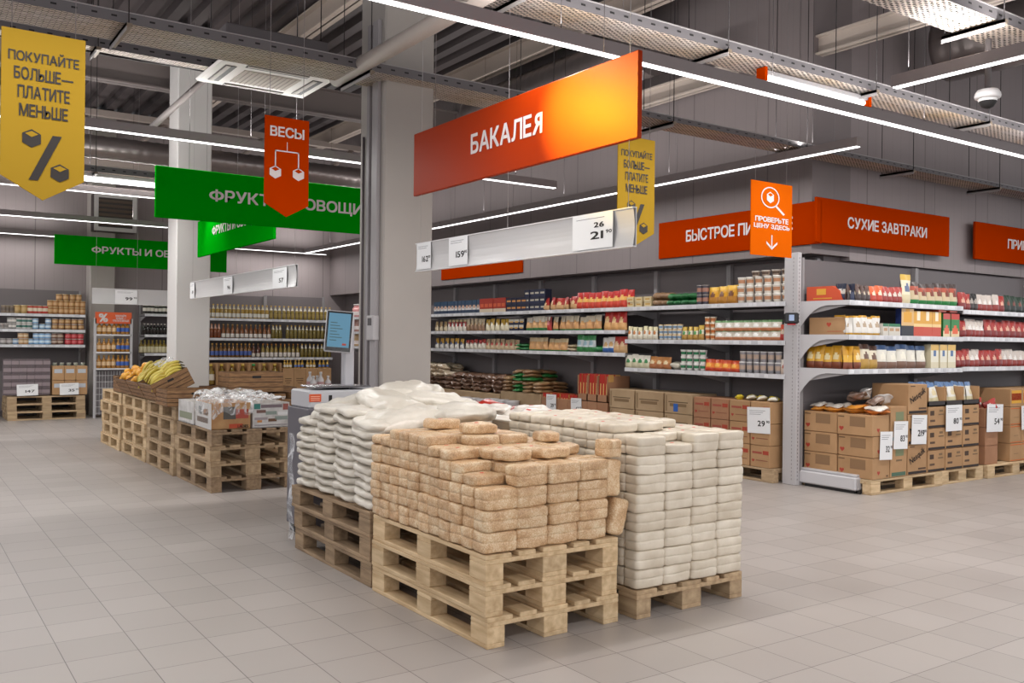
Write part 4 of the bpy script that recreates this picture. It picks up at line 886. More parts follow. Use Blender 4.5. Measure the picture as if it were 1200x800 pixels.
fill(Bn, b3, 1034, 1092, pch(.17, .24, .1, (.25, '#7a5a4a'), (.8, '#dcd8cc'), (1, '#4a6a9a'), center='#e9e4d4', name='cereal_bag'), 'white and blue cereal bag, lowest shelf', n=5)
fill(Bn, b3, 1094, 1123, bxs(.15, .08, .25, (.3, '#d8ceb0'), (.8, '#e4dfcc'), (1, '#d8b05a'), center='#4a6a9a', cr=(.6, .55, .7), side='#cfc4a4'), 'white and yellow cereal box, lowest shelf', n=3)
reds = [pch(.14, .19, .08, (.4, a), (1, b), center=c, name='spice_pouch') for a, b, c in (('#7d1f1c', '#a32a22', '#d8a890'), ('#2a1c1a', '#141010', '#a39a92'), ('#8a2a22', '#c9bdb4', '#e4ded8'), ('#101c14', '#16301e', '#7a3a2c'))]
for (z, seq) in ((1.828, ((1130, 1141, 0, 2), (1141, 1150, 1, 2), (1150, 1161, 2, 2), (1161, 1176, 2, 2), (1176, 1182, 0, 1), (1183, 1215, 3, 5))),
                 (1.533, ((1130, 1138, 0, 1), (1139, 1157, 2, 4), (1160, 1215, 0, 8))), (1.203, ((1125, 1142, 0, 3), (1142, 1152, 2, 2), (1153, 1180, 0, 4), (1180, 1215, 2, 6)))):
    for q, (a, b, c, n) in enumerate(seq):
        fill(Bn, z, a, b, reds[c], f'{("deep red","black","red and white","dark green")[c]} spice pouch, {ordw(q)} cluster, {("lowest" if z<1.3 else "middle" if z<1.6 else "top")} spice shelf', n=n)

# ------------------------------------------------------------------ cartons on pallets
def carton(x, y, z, w, d, h, mat, label, group=None, marks=(), rz=0):
    """origin low corner; marks: list of (face, u0,u1,v0,v1,colour) face 'x' (towards -X) or 'y' (towards -Y), or ('heart',face,u,v,s)"""
    r = O('cardboard_carton', None, (x, y, z), (0, 0, R(rz+jr(.6))), label=label, cat='carton', group=group)
    mb = MB(); mb.bbox(0, w, 0, d, 0, h, mat, .004); mb.box(w*.49, w*.51, .002, d-.002, h, h+.0008, C('#8f6f4c')); O('carton_body', mb.mesh('cb'), parent=r)
    if marks:
        mb = MB()
        for m_ in marks:
            if m_[0] == 'heart':
                if m_[1] == 'x': heart(mb, -.0008, d*(1-m_[2]), h*m_[3], m_[4], C('#a83a2a'), 'x')
                else: heart(mb, -.0008, w*m_[2], h*m_[3], m_[4], C('#a83a2a'), 'y')
                continue
            f, u0, u1, v0, v1, c = m_
            if f == 'x': mb.box(-.0012, -.0002, d*(1-u1), d*(1-u0), h*v0, h*v1, C(c, .8))
            else: mb.box(w*u0, w*u1, -.0012, -.0002, h*v0, h*v1, C(c, .8))
        O('printing', mb.mesh('pr'), parent=r)
    return r
# breakfast side: pallets and cartons
pallet(8.93, 5.19, 0, PINE, 'light pallet under the heart-marked cartons at the shelf foot', None, R(90))
pallet(9.77, 5.22, 0, PINE, 'light pallet under the black banded cartons', None, R(90), W=.6, L=.82)
pallet(11.02, 5.22, 0, PINE, 'light pallet under the orange striped cartons', None, R(90))
pallet(12.3, 5.22, 0, PINE, 'light pallet at the picture edge under striped cartons', None, R(90))
HM = [('heart', 'x', .12, .3, .028), ('x', .36, .8, .42, .9, '#8b6b4c'), ('x', .02, .2, .84, .9, '#6d5138')]
HF = [('heart', 'y', .35, .3, .025), ('y', .8, .92, .08, .16, '#6d5138')]
for k in range(3):
    carton(7.735, 5.6, .147+k*.205, .27, .385, .2, CARD, f'heart-marked carton at the back by the post, {lvl(k,3)} of its column', 'heart marked cartons', HM)
    carton(7.735-.01*(k == 2), 5.2, .147+k*.205, .27, .385, .2, CARD, f'heart-marked carton at the pallet corner, {lvl(k,3)} of its column', 'heart marked cartons', HM+HF)
for k in range(16):
    place(('snack_packet', 'packet', _M.get('sp') or _M.setdefault('sp', [softbag(.18, .13, .045, e=3, nz=.02, seed=s, mat=C(('#c8702a', '#d8cfc4', '#d2892f')[s], .35, coat=.4), pillow=.6, dot=C('#e8e2d8')) for s in range(3)]), []),
          (7.83+(k % 2)*.1+jr(.02), 5.27+(k//4)*.2+jr(.02), .765+((k//2) % 2)*.03), (R(jr(8)), R(jr(8)), R(90+jr(20))), (1, 1, 1), f'orange and white snack packet on the heart cartons, {ordw(k//2)} row back, {("left","right")[k%2]} of the pair', 'orange snack packets on the cartons')
GB = [('y', .08, .92, .03, .14, '#4e6a58'), ('y', .3, .8, .6, .85, '#7d8464'), ('y', .35, .7, .45, .5, '#7a6248')]
for k in range(2):
    carton(8.02, 5.2, .147+k*.345, .27, .4, .34, CARD, f'tall carton with green band, {("lower","upper")[k]} one', 'tall green banded cartons', GB)
NB = [('y', .03, .97, .03, .12, '#2f2624'), ('y', .55, .95, .16, .22, '#5a4333'), ('y', .1, .35, .93, .96, '#5a4333')]
for k in range(3):
    c = carton(8.31, 5.2-.0, .147+k*.3, .33, .4, .295, CARD, f'carton with slanted brand lettering and black band, {lvl(k,3)} of its column', 'slanted lettering cartons', NB)
    O('lettering', textmesh('Nesquik', C('#33261f', .8), .085, .28, .015, 0), (.165, -.003, .18), (0, R(-24), 0), parent=c)
for k in range(4):
    place(('foil_snack_bag', 'bag', _M.get('fs') or _M.setdefault('fs', [softbag(.2, .16, .08, e=2.5, nz=.03, seed=s, mat=C(('#c4bfbb', '#8a7468')[s % 2], .25, coat=.6), pillow=.6) for s in range(2)]), []),
          (8.0+(k % 2)*.13, 5.35+(k//2)*.2, .84+.02*k), (R(jr(25)), R(jr(25)), R(jr(60))), (1, 1, 1), f'crumpled shiny bag on the tall green banded cartons, {ordw(k)} of four', 'crumpled shiny bags')
BB = [('x', .03, .97, .03, .12, '#2f2624'), ('y', .02, .98, .02, .13, '#2f2624'), ('y', .12, .35, .6, .82, '#4b382c'), ('y', .12, .4, .3, .4, '#5d4636'), ('y', .6, .9, .6, .66, '#7a6248'), ('y', .65, .85, .75, .85, '#7a6248')]
for i in range(3):
    for k in range(3): carton(8.69+i*.325, 5.22, .147+k*.222, .315, .4, .217, CARD, f'small black banded carton, {ordw(i)} column from lettered ones, {lvl(k,3)}', 'small black banded cartons', BB)
    r = O('open_display_carton', None, (8.69+i*.325, 5.22, .815), label=f'open carton of milk powder bags, {ordw(i)} of three on banded cartons', cat='carton')
    mb = MB(); mb.box(0, .315, .0, .012, 0, .05, C('#2f2624')); mb.box(0, .01, 0, .4, 0, .19, CARD); mb.box(.305, .315, 0, .4, 0, .19, CARD); mb.box(0, .315, .39, .4, 0, .19, CARD); mb.box(0, .315, 0, .4, 0, .008, CARD); O('carton_body', mb.mesh('b'), parent=r)
MP = pch(.14, .22, .08, (.3, '#cfc39a'), (.75, '#dcd8cf'), (1, '#5a77a0'), center='#d8c9a0', name='milk_powder_bag', n=3)
for i in range(3):
    for q in range(2):
        for d in range(2): place(MP[:4], (8.77+i*.325+q*.145, 5.29+d*.14, .83), (R(-8+jr(5)), R(jr(8)), R(jr(14))), (1, 1, 1), f'white and blue powder bag in the {ordw(i)} open carton, {("left","right")[q]}, {("front","back")[d]}', 'powder bags in the open cartons')
OB = [('y', .02, .98, .04, .08, '#c4622a'), ('y', .02, .98, .9, .95, '#c4622a'), ('y', .3, .7, .4, .44, '#8f7253')]
for i in range(7):
    for k in range(3): carton(9.82+.27+i*.255 if i else 9.82, 5.24, .147+k*.203, .25 if i else .26, .4, .2, CARD if i else CARD_R, f'carton with orange stripes, {ordw(i)} column of the striped stack, {lvl(k,3)}', 'orange striped cartons', OB if i else [])
    if i:
        c = carton(9.82+.27+i*.255, 5.24, .756, .25, .4, .2, CARD, f'red and yellow window carton on the striped stack, {ordw(i-1)} in row', 'red and yellow window cartons', [('y', .08, .92, .2, .92, '#d9a23a'), ('y', .08, .92, .36, .76, '#c2361c')])
for k in range(4): place(SN[3][:4], (9.9+(k % 2)*.09, 5.3+(k//2)*.09, .757), (R(jr(20)), R(60), R(jr(40))), (1, 1, .8), f'dark packet on the rosy carton column, {ordw(k)} of four', 'dark packets on the rosy cartons')
def card(x, y, z, w, h, rz, big, sup, label, lines=3):
    r = O('price_card', None, (x, y, z), (0, R(jr(2.5)), rz), label=label, cat='price card')
    ticket(r, 0, h/2, w, h, big, sup, 0, lines, 'card_sheet'); return r
card(7.92, 5.185, .33, .2, .27, 0, '32', '90', 'white price card on the heart-marked cartons')
card(8.16, 5.185, .42, .23, .27, 0, '83', '90', 'white price card on the tall green banded cartons')
card(8.47, 5.185, .45, .26, .29, 0, '219', '90', 'white price card reading two hundred nineteen')
card(9.13, 5.2, .55, .3, .27, 0, '80', '90', 'white price card on the small black banded cartons')
card(9.97, 5.22, .5, .33, .3, 0, '54', '90', 'white price card on the rosy carton column')
card(10.7, 5.22, .5, .3, .27, 0, '65', '90', 'white price card at picture edge on striped cartons')

# noodle side: cartons below the long shelving (front plane X about 7.5)
for i, (y0, mt) in enumerate(((6.2, MIDPINE), (7.45, MIDPINE), (8.68, MIDPINE), (9.92, PINE), (11.16, PINE), (12.4, PINE))): pallet(7.5, y0, 0, mt, f'pallet below the long wall shelving, {ordw(i)} from the shelf corner', 'pallets below the long wall shelving', W=.68)
RB = [('x', .1, .6, .62, .72, '#a05040'), ('x', .65, .95, .6, .78, '#a8432f'), ('heart', 'x', .15, .3, .02), ('x', .3, .9, .3, .34, '#8f5c45')]
for i, (ya, yb) in enumerate(((6.23, 6.49), (6.5, 6.78), (6.79, 7.05), (7.06, 7.31))):
    for k in range(3 if i < 2 else 3): carton(7.5, ya, .147+k*.228, .38, yb-ya-.006, .224, CARD if i < 2 else CARD_R, f'carton with red print below noodle cups, {ordw(i)} column from the post, {lvl(k,3)}', 'red print cartons', RB)
for k in range(7): place(SN[0][:3] and ('snack_packet', 'packet', _M.get('yp') or _M.setdefault('yp', [softbag(.13, .1, .05, e=3, nz=.015, seed=s, mat=C(('#d8c22e', '#cfc9b8')[s], .35, coat=.4), pillow=.5) for s in range(2)]), []),
    (7.6+(k % 2)*.1, 6.27+k*.075, .83), (R(jr(9)), R(jr(9)), R(jr(60))), (1, 1, 1), f'yellow packet on the cartons nearest the post, {ordw(k)} of seven', 'yellow packets on cartons')
PB = [('x', .15, .85, .55, .6, '#6e5a42'), ('x', .2, .8, .35, .5, '#83694b'), ('x', .04, .1, .1, .9, '#8f7657')]
for i, (ya, yb) in enumerate(((7.33, 7.78), (7.8, 8.28), (8.3, 8.76))):
    for k in range(3): carton(7.5, ya, .147+k*.235, .4, yb-ya-.01, .23, CARD_P, f'wide pale carton with dark print, {ordw(i)} column from red printed ones, {lvl(k,3)}', 'wide pale cartons', PB)
mb = MB(); mb.box(-.002, 0, 0, .07, 0, .09, C('#2c5fb0')); O('blue_sticker', mb.mesh('bs'), (7.497, 7.55, .64), label='small blue sticker on a wide pale carton', cat='sticker')
card(7.485, 6.36, .5, .3, .27, R(-90), '29', '90', 'white price card reading twenty nine on red print cartons')
card(7.485, 9.4, .47, .22, .22, R(-90), '42', '90', 'white price card on the spaghetti cartons, shelf corner side')
card(7.485, 9.95, .47, .22, .24, R(-90), '39', '90', 'white price card on the spaghetti cartons, far side')
for i in range(7):
    tall = i < 3
    for k in range(2): carton(7.5, 8.8+i*.2, .147+k*.26, .38, .195, .255, CARD_R, f'narrow spaghetti carton, {ordw(i)} column past the pale cartons, {("lower","upper")[k]}', 'spaghetti cartons')
    zt = .667
    if tall:
        r = O('open_spaghetti_carton', None, (7.5, 8.8+i*.2, zt), label=f'open brown carton showing upright spaghetti packs, {ordw(i)} of three', cat='carton')
        mb = MB(); mb.box(0, .38, 0, .01, 0, .33, CARD_R); mb.box(0, .38, .185, .195, 0, .33, CARD_R); mb.box(.37, .38, 0, .195, 0, .33, CARD_R); mb.box(0, .012, 0, .195, 0, .09, CARD_R); mb.box(0, .38, 0, .195, 0, .006, CARD_R); O('carton_body', mb.mesh('b'), parent=r)
    sp = ('spaghetti_pack', 'pack', _M.get('sg') or _M.setdefault('sg', pbox(.055, .09, .34, lambda u, t: C('#d8b06a', .3, coat=.5) if t < .7 and abs(u) < .5 else C('#b3261c', .35, coat=.4), n=3, m=6, side=C('#c99a58', .3, coat=.5), top=C('#b3261c', .35, coat=.4))), [])
    for q in range(3):
        for d in range(2): place(sp, (7.56+d*.12, 8.835+i*.2+q*.058, zt+.008 if tall else .6-.02), (0, R(jr(2)), R(-90)), (1, 1, 1 if tall else .42), f'spaghetti pack with red top, {ordw(i)} carton past the pale ones, {ordw(q)} {("front","back")[d]}', 'spaghetti packs with red tops')
GRB = ('green_brown_bag', 'bag', [softbag(.3, .2, .06, e=3.5, nz=.015, seed=s, mat=C(('#8f6c4a', '#2a7a3a', '#9c7a55')[s], .35, coat=.4), pillow=.35, dot=C('#2a8a3c', .35, coat=.4)) for s in range(3)], [])
mb = MB(); mb.bbox(0, .6, 0, 1.0, 0, .55, CARD_P, .01); O('cardboard_bin', mb.mesh('bin'), (7.5, 10.22, .146), label='low cardboard bin under green and brown bags', cat='box')
for i in range(4):
    for k in range((3, 6, 6, 4)[i]):
        for d in range(2): place(GRB, (7.62+d*.26, 10.32+i*.25, .7+k*.052), (R(jr(4)), R(jr(4)), R(jr(8))), (1, 1, 1), f'green ended grain bag, {ordw(i)} column past spaghetti, layer {k+1}, {("front","back")[d]}', 'green ended grain bags')
GRN = ('buckwheat_bag', 'bag', [softbag(.34, .24, .085, e=2.8, nz=.03, seed=s, mat=BUCK, pillow=.4) for s in range(4)], [])
PLB = ('rice_bag', 'bag', [softbag(.34, .24, .085, e=2.8, nz=.03, seed=s, mat=mottled('rice_film'+str(s), '#b59a78', '#dcd0bc', 20, .3, .4, 20, .6), pillow=.4) for s in range(2)], [])
mb = MB(); mb.bbox(0, .6, 0, 3.4, 0, .5, CARD_P, .01); O('cardboard_bin', mb.mesh('bin'), (7.5, 11.24, .146), label='long cardboard bin under buckwheat and rice bags', cat='box')
for i in range(11):
    for k in range(4 if i < 6 else 6):
        for d in range(2):
            pr = GRN if k < 3 or i < 5 else PLB
            place(pr, (7.62+d*.27+jr(.02), 11.4+i*.29+jr(.02), .648+k*.062), (R(jr(6)), R(jr(6)), R(90+jr(14))), (1, 1, 1), f'shiny {"buckwheat" if pr is GRN else "rice"} bag below pasta shelves, {ordw(i)} column past green bags, layer {k+1}, {("front","back")[d]}', 'shiny grain bags below pasta shelves')
JB = ('water_jar', 'jar', can(.11, .2, '#b9b5b8', '#c9c6c8', '#a39fa3'), [])
for k in range(6): place(JB, (7.38, 10.75+k*.26, .0), (0, 0, 0), (1, 1, 2.9 if k < 3 else 2.8), f'tall clear ribbed plastic pack before grain bags, {ordw(k)} from the spaghetti', 'clear ribbed plastic packs')

# ------------------------------------------------------------------ fruit island
fp = 'pallets of the fruit island'
for k in range(4): pallet(2.46, 8.45, .144*k, (OLDPINE if k in (0, 3) else MIDPINE), f'worn pallet under the film covered fruit boxes, {lvl(k,4)}', fp, light=True)
for s, (x, y, nm) in enumerate(((2.45, 9.68, 'second'), (2.44, 10.92, 'third'), (2.42, 12.16, 'fourth'))):
    for k in range(5): pallet(x, y, .144*k, PINE if s else MIDPINE, f'pallet in the {nm} stack of the fruit island from the boxes, {lvl(k,5)}', fp)
for s, y in enumerate((9.1, 10.4)):
    for k in range(4): pallet(3.32, y, .144*k, MIDPINE, f'inner fruit island pallet, {("near","rear")[s]} inner stack, {lvl(k,4)}', fp)
def crate(x, y, z, w, d, h, label, rot=(0, 0, 0)):
    r = O('produce_crate', None, (x, y, z), rot, label=label, cat='crate')
    t = .014; ns = 4
    for nm, q in (('front', 0), ('back', 1), ('left', 2), ('right', 3)):
        mb = MB()
        for k in range(ns):
            z0 = h*k/ns+.004; z1 = h*(k+1)/ns-.004
            if q < 2: mb.box(0, w, (0, d-t)[q], (t, d)[q], z0, z1, CRATEM)
            else: mb.box((0, w-t)[q-2], (t, w)[q-2], t, d-t, z0, z1, CRATEM)
        if q < 2:
            mb.box(0, w, (t*.6, d-t*.9)[q], (t*.9, d-t*.6)[q], 0, h, C('#4b3422')); mb.box(w*.42, w*.58, (-.002, d)[q], (0, d+.002)[q], h*.7, h*.82, DARK)
        else: mb.box((t*.3, w-t*.7)[q-2], (t*.7, w-t*.3)[q-2], t, d-t, 0, h, C('#4b3422'))
        O('side_panel', mb.mesh('sp'), parent=r)
    mb = MB(); mb.box(t, w-t, t, d-t, 0, .012, CRATEM); O('bottom', mb.mesh('bt'), parent=r)
    return r
TL = -27
tilted = []
for k, y in enumerate((10.12, 10.74, 11.36)):
    tilted.append(crate(2.4, y, .74, .42, .6, .2, f'tilted brown slatted crate of fruit, {ordw(k)} from the film covered boxes', (0, R(TL), 0)))
for k, (x, y, z, w, d, h, lb) in enumerate(((2.36, 9.62, .72, .58, .46, .17, 'low brown crate right behind the film covered fruit boxes'), (3.0, 9.6, .6, .6, .4, .23, 'brown crate supporting the raised empty crate'), (3.03, 9.75, .84, .6, .4, .22, 'raised brown crate standing above the fruit island'),
        (3.35, 9.05, .58, .75, .45, .2, 'long brown crate behind the pale fruit box'), (3.7, 9.6, .58, .42, .6, .25, 'brown crate beside the weighing cabinet side'), (2.95, 10.2, .73, .6, .4, .15, 'shallow brown crate under the pale far column'), (2.43, 12.05, .73, .42, .6, .2, 'brown crate at the far end of the fruit island'),
        (3.4, 10.3, .58, .6, .4, .28, 'deep brown crate in the inner fruit island'))): crate(x, y, z, w, d, h, lb)
ORG = mottled('orange_skin', '#dc9220', '#eeb43c', 20, .4, .3, 120, .2)
bm = bmesh.new(); bmesh.ops.create_uvsphere(bm, u_segments=14, v_segments=10, radius=.042); mb = MB(); mb.add(bm, ORG); ORM = mb.mesh('orange')
mb = MB(); mb.lathe([(.004, .0405, C('#5a6a2a')), (.005, .043, C('#5a6a2a'))], 6); STM = mb.mesh('stem')
def on_tilt(lx, ly, lz, k): m = Matrix.Translation((2.4, (10.12, 10.74, 11.36)[k], .74)) @ Matrix.Rotation(R(TL), 4, 'Y'); return m @ Vector((lx, ly, lz))
for k in (1, 2):
    n = 0
    for iy in range(6):
        for ix in range(4):
            if k == 1 and iy < 3: continue
            for L_ in range(1):
                p = on_tilt(.07+ix*.088+jr(.01), .06+iy*.094+jr(.01), .165+.035*math.sin(ix*2.1+iy)+.02, k)
                place(('orange', 'fruit', ORM, [('stem', STM)]), p, (jr(1), jr(1), jr(3)), (1, 1, 1), f'ripe orange in the {("","second","third")[k]} tilted crate, {ordw(iy)} along, {ordw(ix)} up the slope', 'oranges in the tilted crates'); n += 1
BANM = mottled('banana_skin', '#b3962a', '#d8c860', 8, .4, .1); TIP = C('#4a4222')
def banana():
    mb = MB(); pts = []; rr = []
    for k in range(9):
        t = k/8; a = R(-50+100*t); pts.append((.16*math.sin(a), 0, .16*(1-math.cos(a))*-1+.05)); rr.append(.019*math.sin(math.pi*min(max(t, .08), .93))**.45)
    mb.tube(pts[:8], rr[:8], BANM, 7); mb.tube([pts[7], pts[8], (pts[8][0]+.012, 0, pts[8][2]-.012)], [rr[7]*.9, .007, .006], TIP, 6); return mb.mesh('banana')
BM = banana()
for k, spots in ((0, [(.12, .12, 0), (.27, .12, 1), (.12, .3, 0), (.28, .3, 1), (.13, .47, 0), (.29, .48, 1)]), (1, [(.12, .1, 0), (.28, .1, 1), (.24, .24, 1)])):
    for q, (lx, ly, u) in enumerate(spots):
        p = on_tilt(lx, ly, .15+u*.02, k); r = O('banana_bunch', None, p, (R(jr(12)), R(TL+jr(8)), R(20+jr(25))), label=f'bunch of green yellow bananas in the {ORD[k]} tilted crate, {ordw(q)} bunch', cat='fruit', group='banana bunches in tilted crates')
        for b in range(5): O('banana', BM, (.012*b, -.09+b*.04, b*.024-.03), (R(-24+b*12), 0, R(jr(5))), parent=r)
# plastic film over the bananas
def filmsheet(name, x, y, z, w, d, amp, seed, label, mat=FILM, skirt=.1, group=None, rot=(0, 0, 0)):
    mb = MB(); n = 22; g = {}
    for i in range(n+1):
        for j in range(n+1):
            u, v = -1+2*i/n, -1+2*j/n; e = max(abs(u), abs(v)); q = Vector((u*2.5+seed, v*2.5, seed)); dz = amp*noise.noise(q)
            k = 1 if e < .82 else 1; drop = 0 if e < .8 else -skirt*(e-.8)/.2
            su = max(-.86, min(.86, u))+(u-max(-.86, min(.86, u)))*.25; sv = max(-.86, min(.86, v))+(v-max(-.86, min(.86, v)))*.25
            nn = noise.noise_vector(q*2.2)*.02
            mb.v.append((su*w/2+nn.x, sv*d/2+nn.y, dz+drop+amp)); g[i, j] = len(mb.v)-1
    for i in range(n):
        for j in range(n): mb.face([g[i, j], g[i+1, j], g[i+1, j+1], g[i, j+1]], mat, True)
    return O(name, mb.mesh(name), (x, y, z), rot, label=label, cat='plastic film', group=group)
# fruit boxes
def fruitbox(x, y, z, w, d, h, base, label, marks):
    r = O('fruit_box', None, (x, y, z), (0, 0, R(jr(1.5))), label=label, cat='box')
    mb = MB(); t = .008
    for q in ((0, w, 0, t), (0, w, d-t, d), (0, t, t, d-t), (w-t, w, t, d-t)): mb.box(q[0], q[1], q[2], q[3], 0, h, base)
    mb.box(0, w, 0, d, 0, .01, base); mb.box(t, w-t, t, d-t, h*.75, h*.77, C('#b9a99a', .7)); O('box_body', mb.mesh('b'), parent=r)
    mb = MB()
    for f, u0, u1, v0, v1, c in marks:
        if f == 'y': mb.box(w*u0, w*u1, -.0015, -.0003, h*v0, h*v1, C(c, .6))
        else: mb.box(-.0015, -.0003, d*(1-u1), d*(1-u0), h*v0, h*v1, C(c, .6))
    O('printing', mb.mesh('pr'), parent=r); return r
WB = mottled('printed_white_card', '#b9b5b2', '#d8d6d4', 12, .6)
r = fruitbox(2.47, 8.46, .58, .36, .56, .245, mottled('printed_brown_card', '#a3754a', '#c29a6a', 8, .6), 'brown fruit box with red sweep and black lettering under film', [('y', .3, .62, .38, .85, '#5a5550'), ('y', .62, .95, .4, .75, '#a84a3c'), ('y', .45, .8, .04, .2, '#b84a2c'), ('x', .0, 1, .0, .98, '#c3c0bd'), ('x', .1, .8, .2, .4, '#8a7a70'), ('x', .2, .4, .5, .8, '#5a7a6a'), ('x', .5, .8, .5, .75, '#c98a4a')])
O('lettering', textmesh('LADIES', C('#1c1613'), .028, .1, .03, 0), (.29, -.004, .025), parent=r)
fruitbox(2.855, 8.46, .58, .36, .5, .235, WB, 'white fruit box with teal corner and colourful print, beside the film covered one', [('y', .03, .2, .76, .97, '#3f7f78'), ('y', .22, .8, .8, .93, '#7d6f74'), ('y', .82, .97, .7, .95, '#9c5a52'), ('y', .1, .35, .6, .72, '#7a5a52'), ('y', .35, .65, .52, .66, '#8d9a92'), ('y', .68, .95, .5, .62, '#e3e3e3'), ('y', .05, .4, .32, .42, '#a3999c'), ('y', .12, .25, .22, .31, '#c98a4a'), ('y', .6, .95, .3, .45, '#8f9a94'), ('y', .42, .65, .24, .36, '#6b4a34'), ('y', .05, .95, .08, .13, '#9a9496'), ('x', 0, 1, 0, .95, '#bfbcb9')])
fruitbox(2.47, 9.05, .58, .38, .54, .22, WB, 'white fruit box at the rear left of the film covered pallet', [('x', .1, .9, .2, .5, '#8a8f7a')])
fruitbox(2.87, 9.03, .58, .36, .54, .22, WB, 'white fruit box at the rear right of the film covered pallet', [('x', .1, .9, .2, .5, '#8a8f7a')])
filmsheet('plastic_film', 2.66, 8.72, .83, .44, .62, .05, 3, 'clear crumpled plastic film draped over the brown fruit box', skirt=.17)
filmsheet('plastic_film', 3.03, 8.75, .815, .36, .5, .05, 9, 'clear crumpled plastic film lying in the white fruit box', skirt=.02)
filmsheet('plastic_film', 2.9, 9.3, .81, .75, .5, .07, 14, 'clear plastic film over the rear fruit boxes', skirt=.04)
p = on_tilt(.3, .5, .25, 0); filmsheet('plastic_film', p.x+.02, p.y, p.z+.03, .2, .3, .04, 21, 'white plastic film bunched over the bananas', skirt=.02, rot=(0, R(TL), 0))

# ------------------------------------------------------------------ far wall: canned food, juice rack, oils
F = Run('X', 17.7, 'far wall shelving')
unit(F, -1.2, .4, (1.275, 1.54, 1.81), .5, 2.25, 'white shelving bay at the picture edge, canned food'); unit(F, .4, 2.93, (1.275, 1.54, 1.81), .5, 2.25, 'white shelving bay of canned food beside the juice rack')
JR = P_('food_jar', 'jar', can(.05, .12, '#a8794a', '#cbb48c', '#c9a070', 10), (.11, .11, .12))
fill(F, 1.815, 3, 16, cans('#7a6a58', '#a39684', .05, .13, '#5a4c40'), 'dark jar on the top canned food shelf', n=3, layers=1)
fill(F, 1.815, 16, 32, cans('#b3925e', '#c9b48c', .055, .14, '#bfa06a'), 'straw coloured jar on the top canned food shelf', n=2)
fill(F, 1.815, 33, 56, cans('#b8463c', '#c4b098', .055, .14, '#d8c9b0'), 'red and cream jar, top canned food shelf', n=4)
fill(F, 1.815, 56, 100, JR, 'brown jar with cream lid, top canned food shelf', n=7, layers=2)
fill(F, 1.815, 66, 96, JR, 'brown jar on the third tier of top canned shelf', n=4, dz=.24)
for a, b, c, bd, n, ly, nm in ((0, 10, '#a39d98', '#7a7470', 2, 1, 'grey can'), (10, 19, '#8c8a88', '#d0cac4', 2, 2, 'white lidded can'), (19, 38, '#c9c5c2', '#3f6a60', 3, 2, 'white and green can'), (38, 46, '#7aa2c4', '#c9d6e0', 1, 2, 'pale blue can'), (46, 54, '#7aa2c4', '#c9d6e0', 1, 1, 'single low blue can'), (54, 60, '#6f9ac0', '#d0dae4', 1, 2, 'tall blue can'), (61, 99, '#9c7048', '#c4a070', 5, 2, 'brown and cream can')):
    fill(F, 1.545, a, b, cans(c, '#b9b4ae', .05, .095, bd), f'{nm} on the middle canned food shelf', n=n, layers=ly)
for a, b, c, bd, n, ly, nm in ((1, 15, '#8c8684', '#b5aeac', 2, 1, 'low grey can'), (16, 22, '#6f8fb0', '#c0c9d4', 1, 1, 'low blue can'), (23, 33, '#b58a60', '#d0b898', 2, 2, 'tan can'), (34, 40, '#6f9ac0', '#c9d6e0', 1, 1, 'low pale blue can'), (40, 60, '#7aa5cf', '#c4d6e6', 3, 2, 'sky blue can'), (61, 75, '#6b4a40', '#b09a88', 2, 2, 'dark brown can'), (77, 99, '#b23038', '#c95a5c', 3, 2, 'raspberry red can')):
    fill(F, 1.28, a, b, cans(c, '#b9b4ae', .055, .1, bd), f'{nm} on the lowest canned food shelf', n=n, layers=ly)
for k in range(3): pallet(2.88, 17.32, .13*k, MIDPINE, f'pallet under shrink wrapped cans by far wall, {lvl(k,3)}', 'pallets under the shrink wrapped cans', R(90))
CP = ('canned_goods_pack', 'pack', pbox(.115, .12, .12, lambda u, t: C('#8a7c80', .35, coat=.5) if abs(t-.5) < .3 else C('#5e5256', .35, coat=.5), n=3, m=4, side=C('#7a6e72', .4)), [])
for i in range(6):
    for k in range(5): place(CP, (1.68+i*.118, 17.42, .425+k*.122), (0, 0, R(jr(2))), (1, 1, 1), f'shrink wrapped can pack, {ordw(i)} column from left, {ordw(k)} layer up', 'shrink wrapped can packs by the far wall')
for i in range(3):
    for k in range(2): carton(2.36+i*.185, 17.34, .42+k*.25, .18, .3, .245, CARD, f'carton with white window by the far wall, {ordw(i)} column, {("lower","upper")[k]}', 'white window cartons', [('y', .15, .85, .5, .78, '#b9bcc4')])
for i in range(5): place(('food_jar', 'jar', can(.035, .05, '#8a8f80', '#c4c4bc'), []), (2.41+i*.11, 17.45, .918), (0, 0, 0), (1, 1, 1), f'small jar on top of the window cartons, {ordw(i)} from left', 'small jars on the window cartons')
card(1.98, 17.3, .42, .32, .19, 0, '147', None, 'white price card on the shrink wrapped cans'); card(2.62, 17.3, .42, .3, .2, 0, '35', '90', 'white price card on the white window cartons')
# juice rack
r = O('juice_rack', None, (3.02, 17.3, 0), label='slim white rack of juice bottles with orange percent header', cat='rack')
for x in (0, .6): mb = MB(); mb.box(x-.02, x+.02, 0, .03, 0, 1.75, UPM); O('upright', mb.mesh('u'), parent=r)
for z in (.87, 1.16, 1.47): mb = MB(); mb.box(.02, .6, 0, .3, z-.025, z, WHITEM); O('shelf', mb.mesh('s'), parent=r)
mb = MB()
for k in range(12): mb.box(.03+k*.048, .034+k*.048, .01, .014, .05, .82, WHITEM)
for k in range(7): mb.box(.02, .6, .01, .014, .08+k*.11, .086+k*.11, WHITEM)
mb.box(.02, .6, .2, .21, .03, .84, C('#6f6a6c')); O('wire_front', mb.mesh('w'), parent=r)
mb = MB(); mb.box(0, .6, .0, .012, 1.66, 1.86, C('#d2572a')); O('header_board', mb.mesh('h'), parent=r, label='orange header board')
O('lettering', textmesh('%', LETTER, .15, .15, .03, 0), (.13, -.004, 1.76), parent=r)
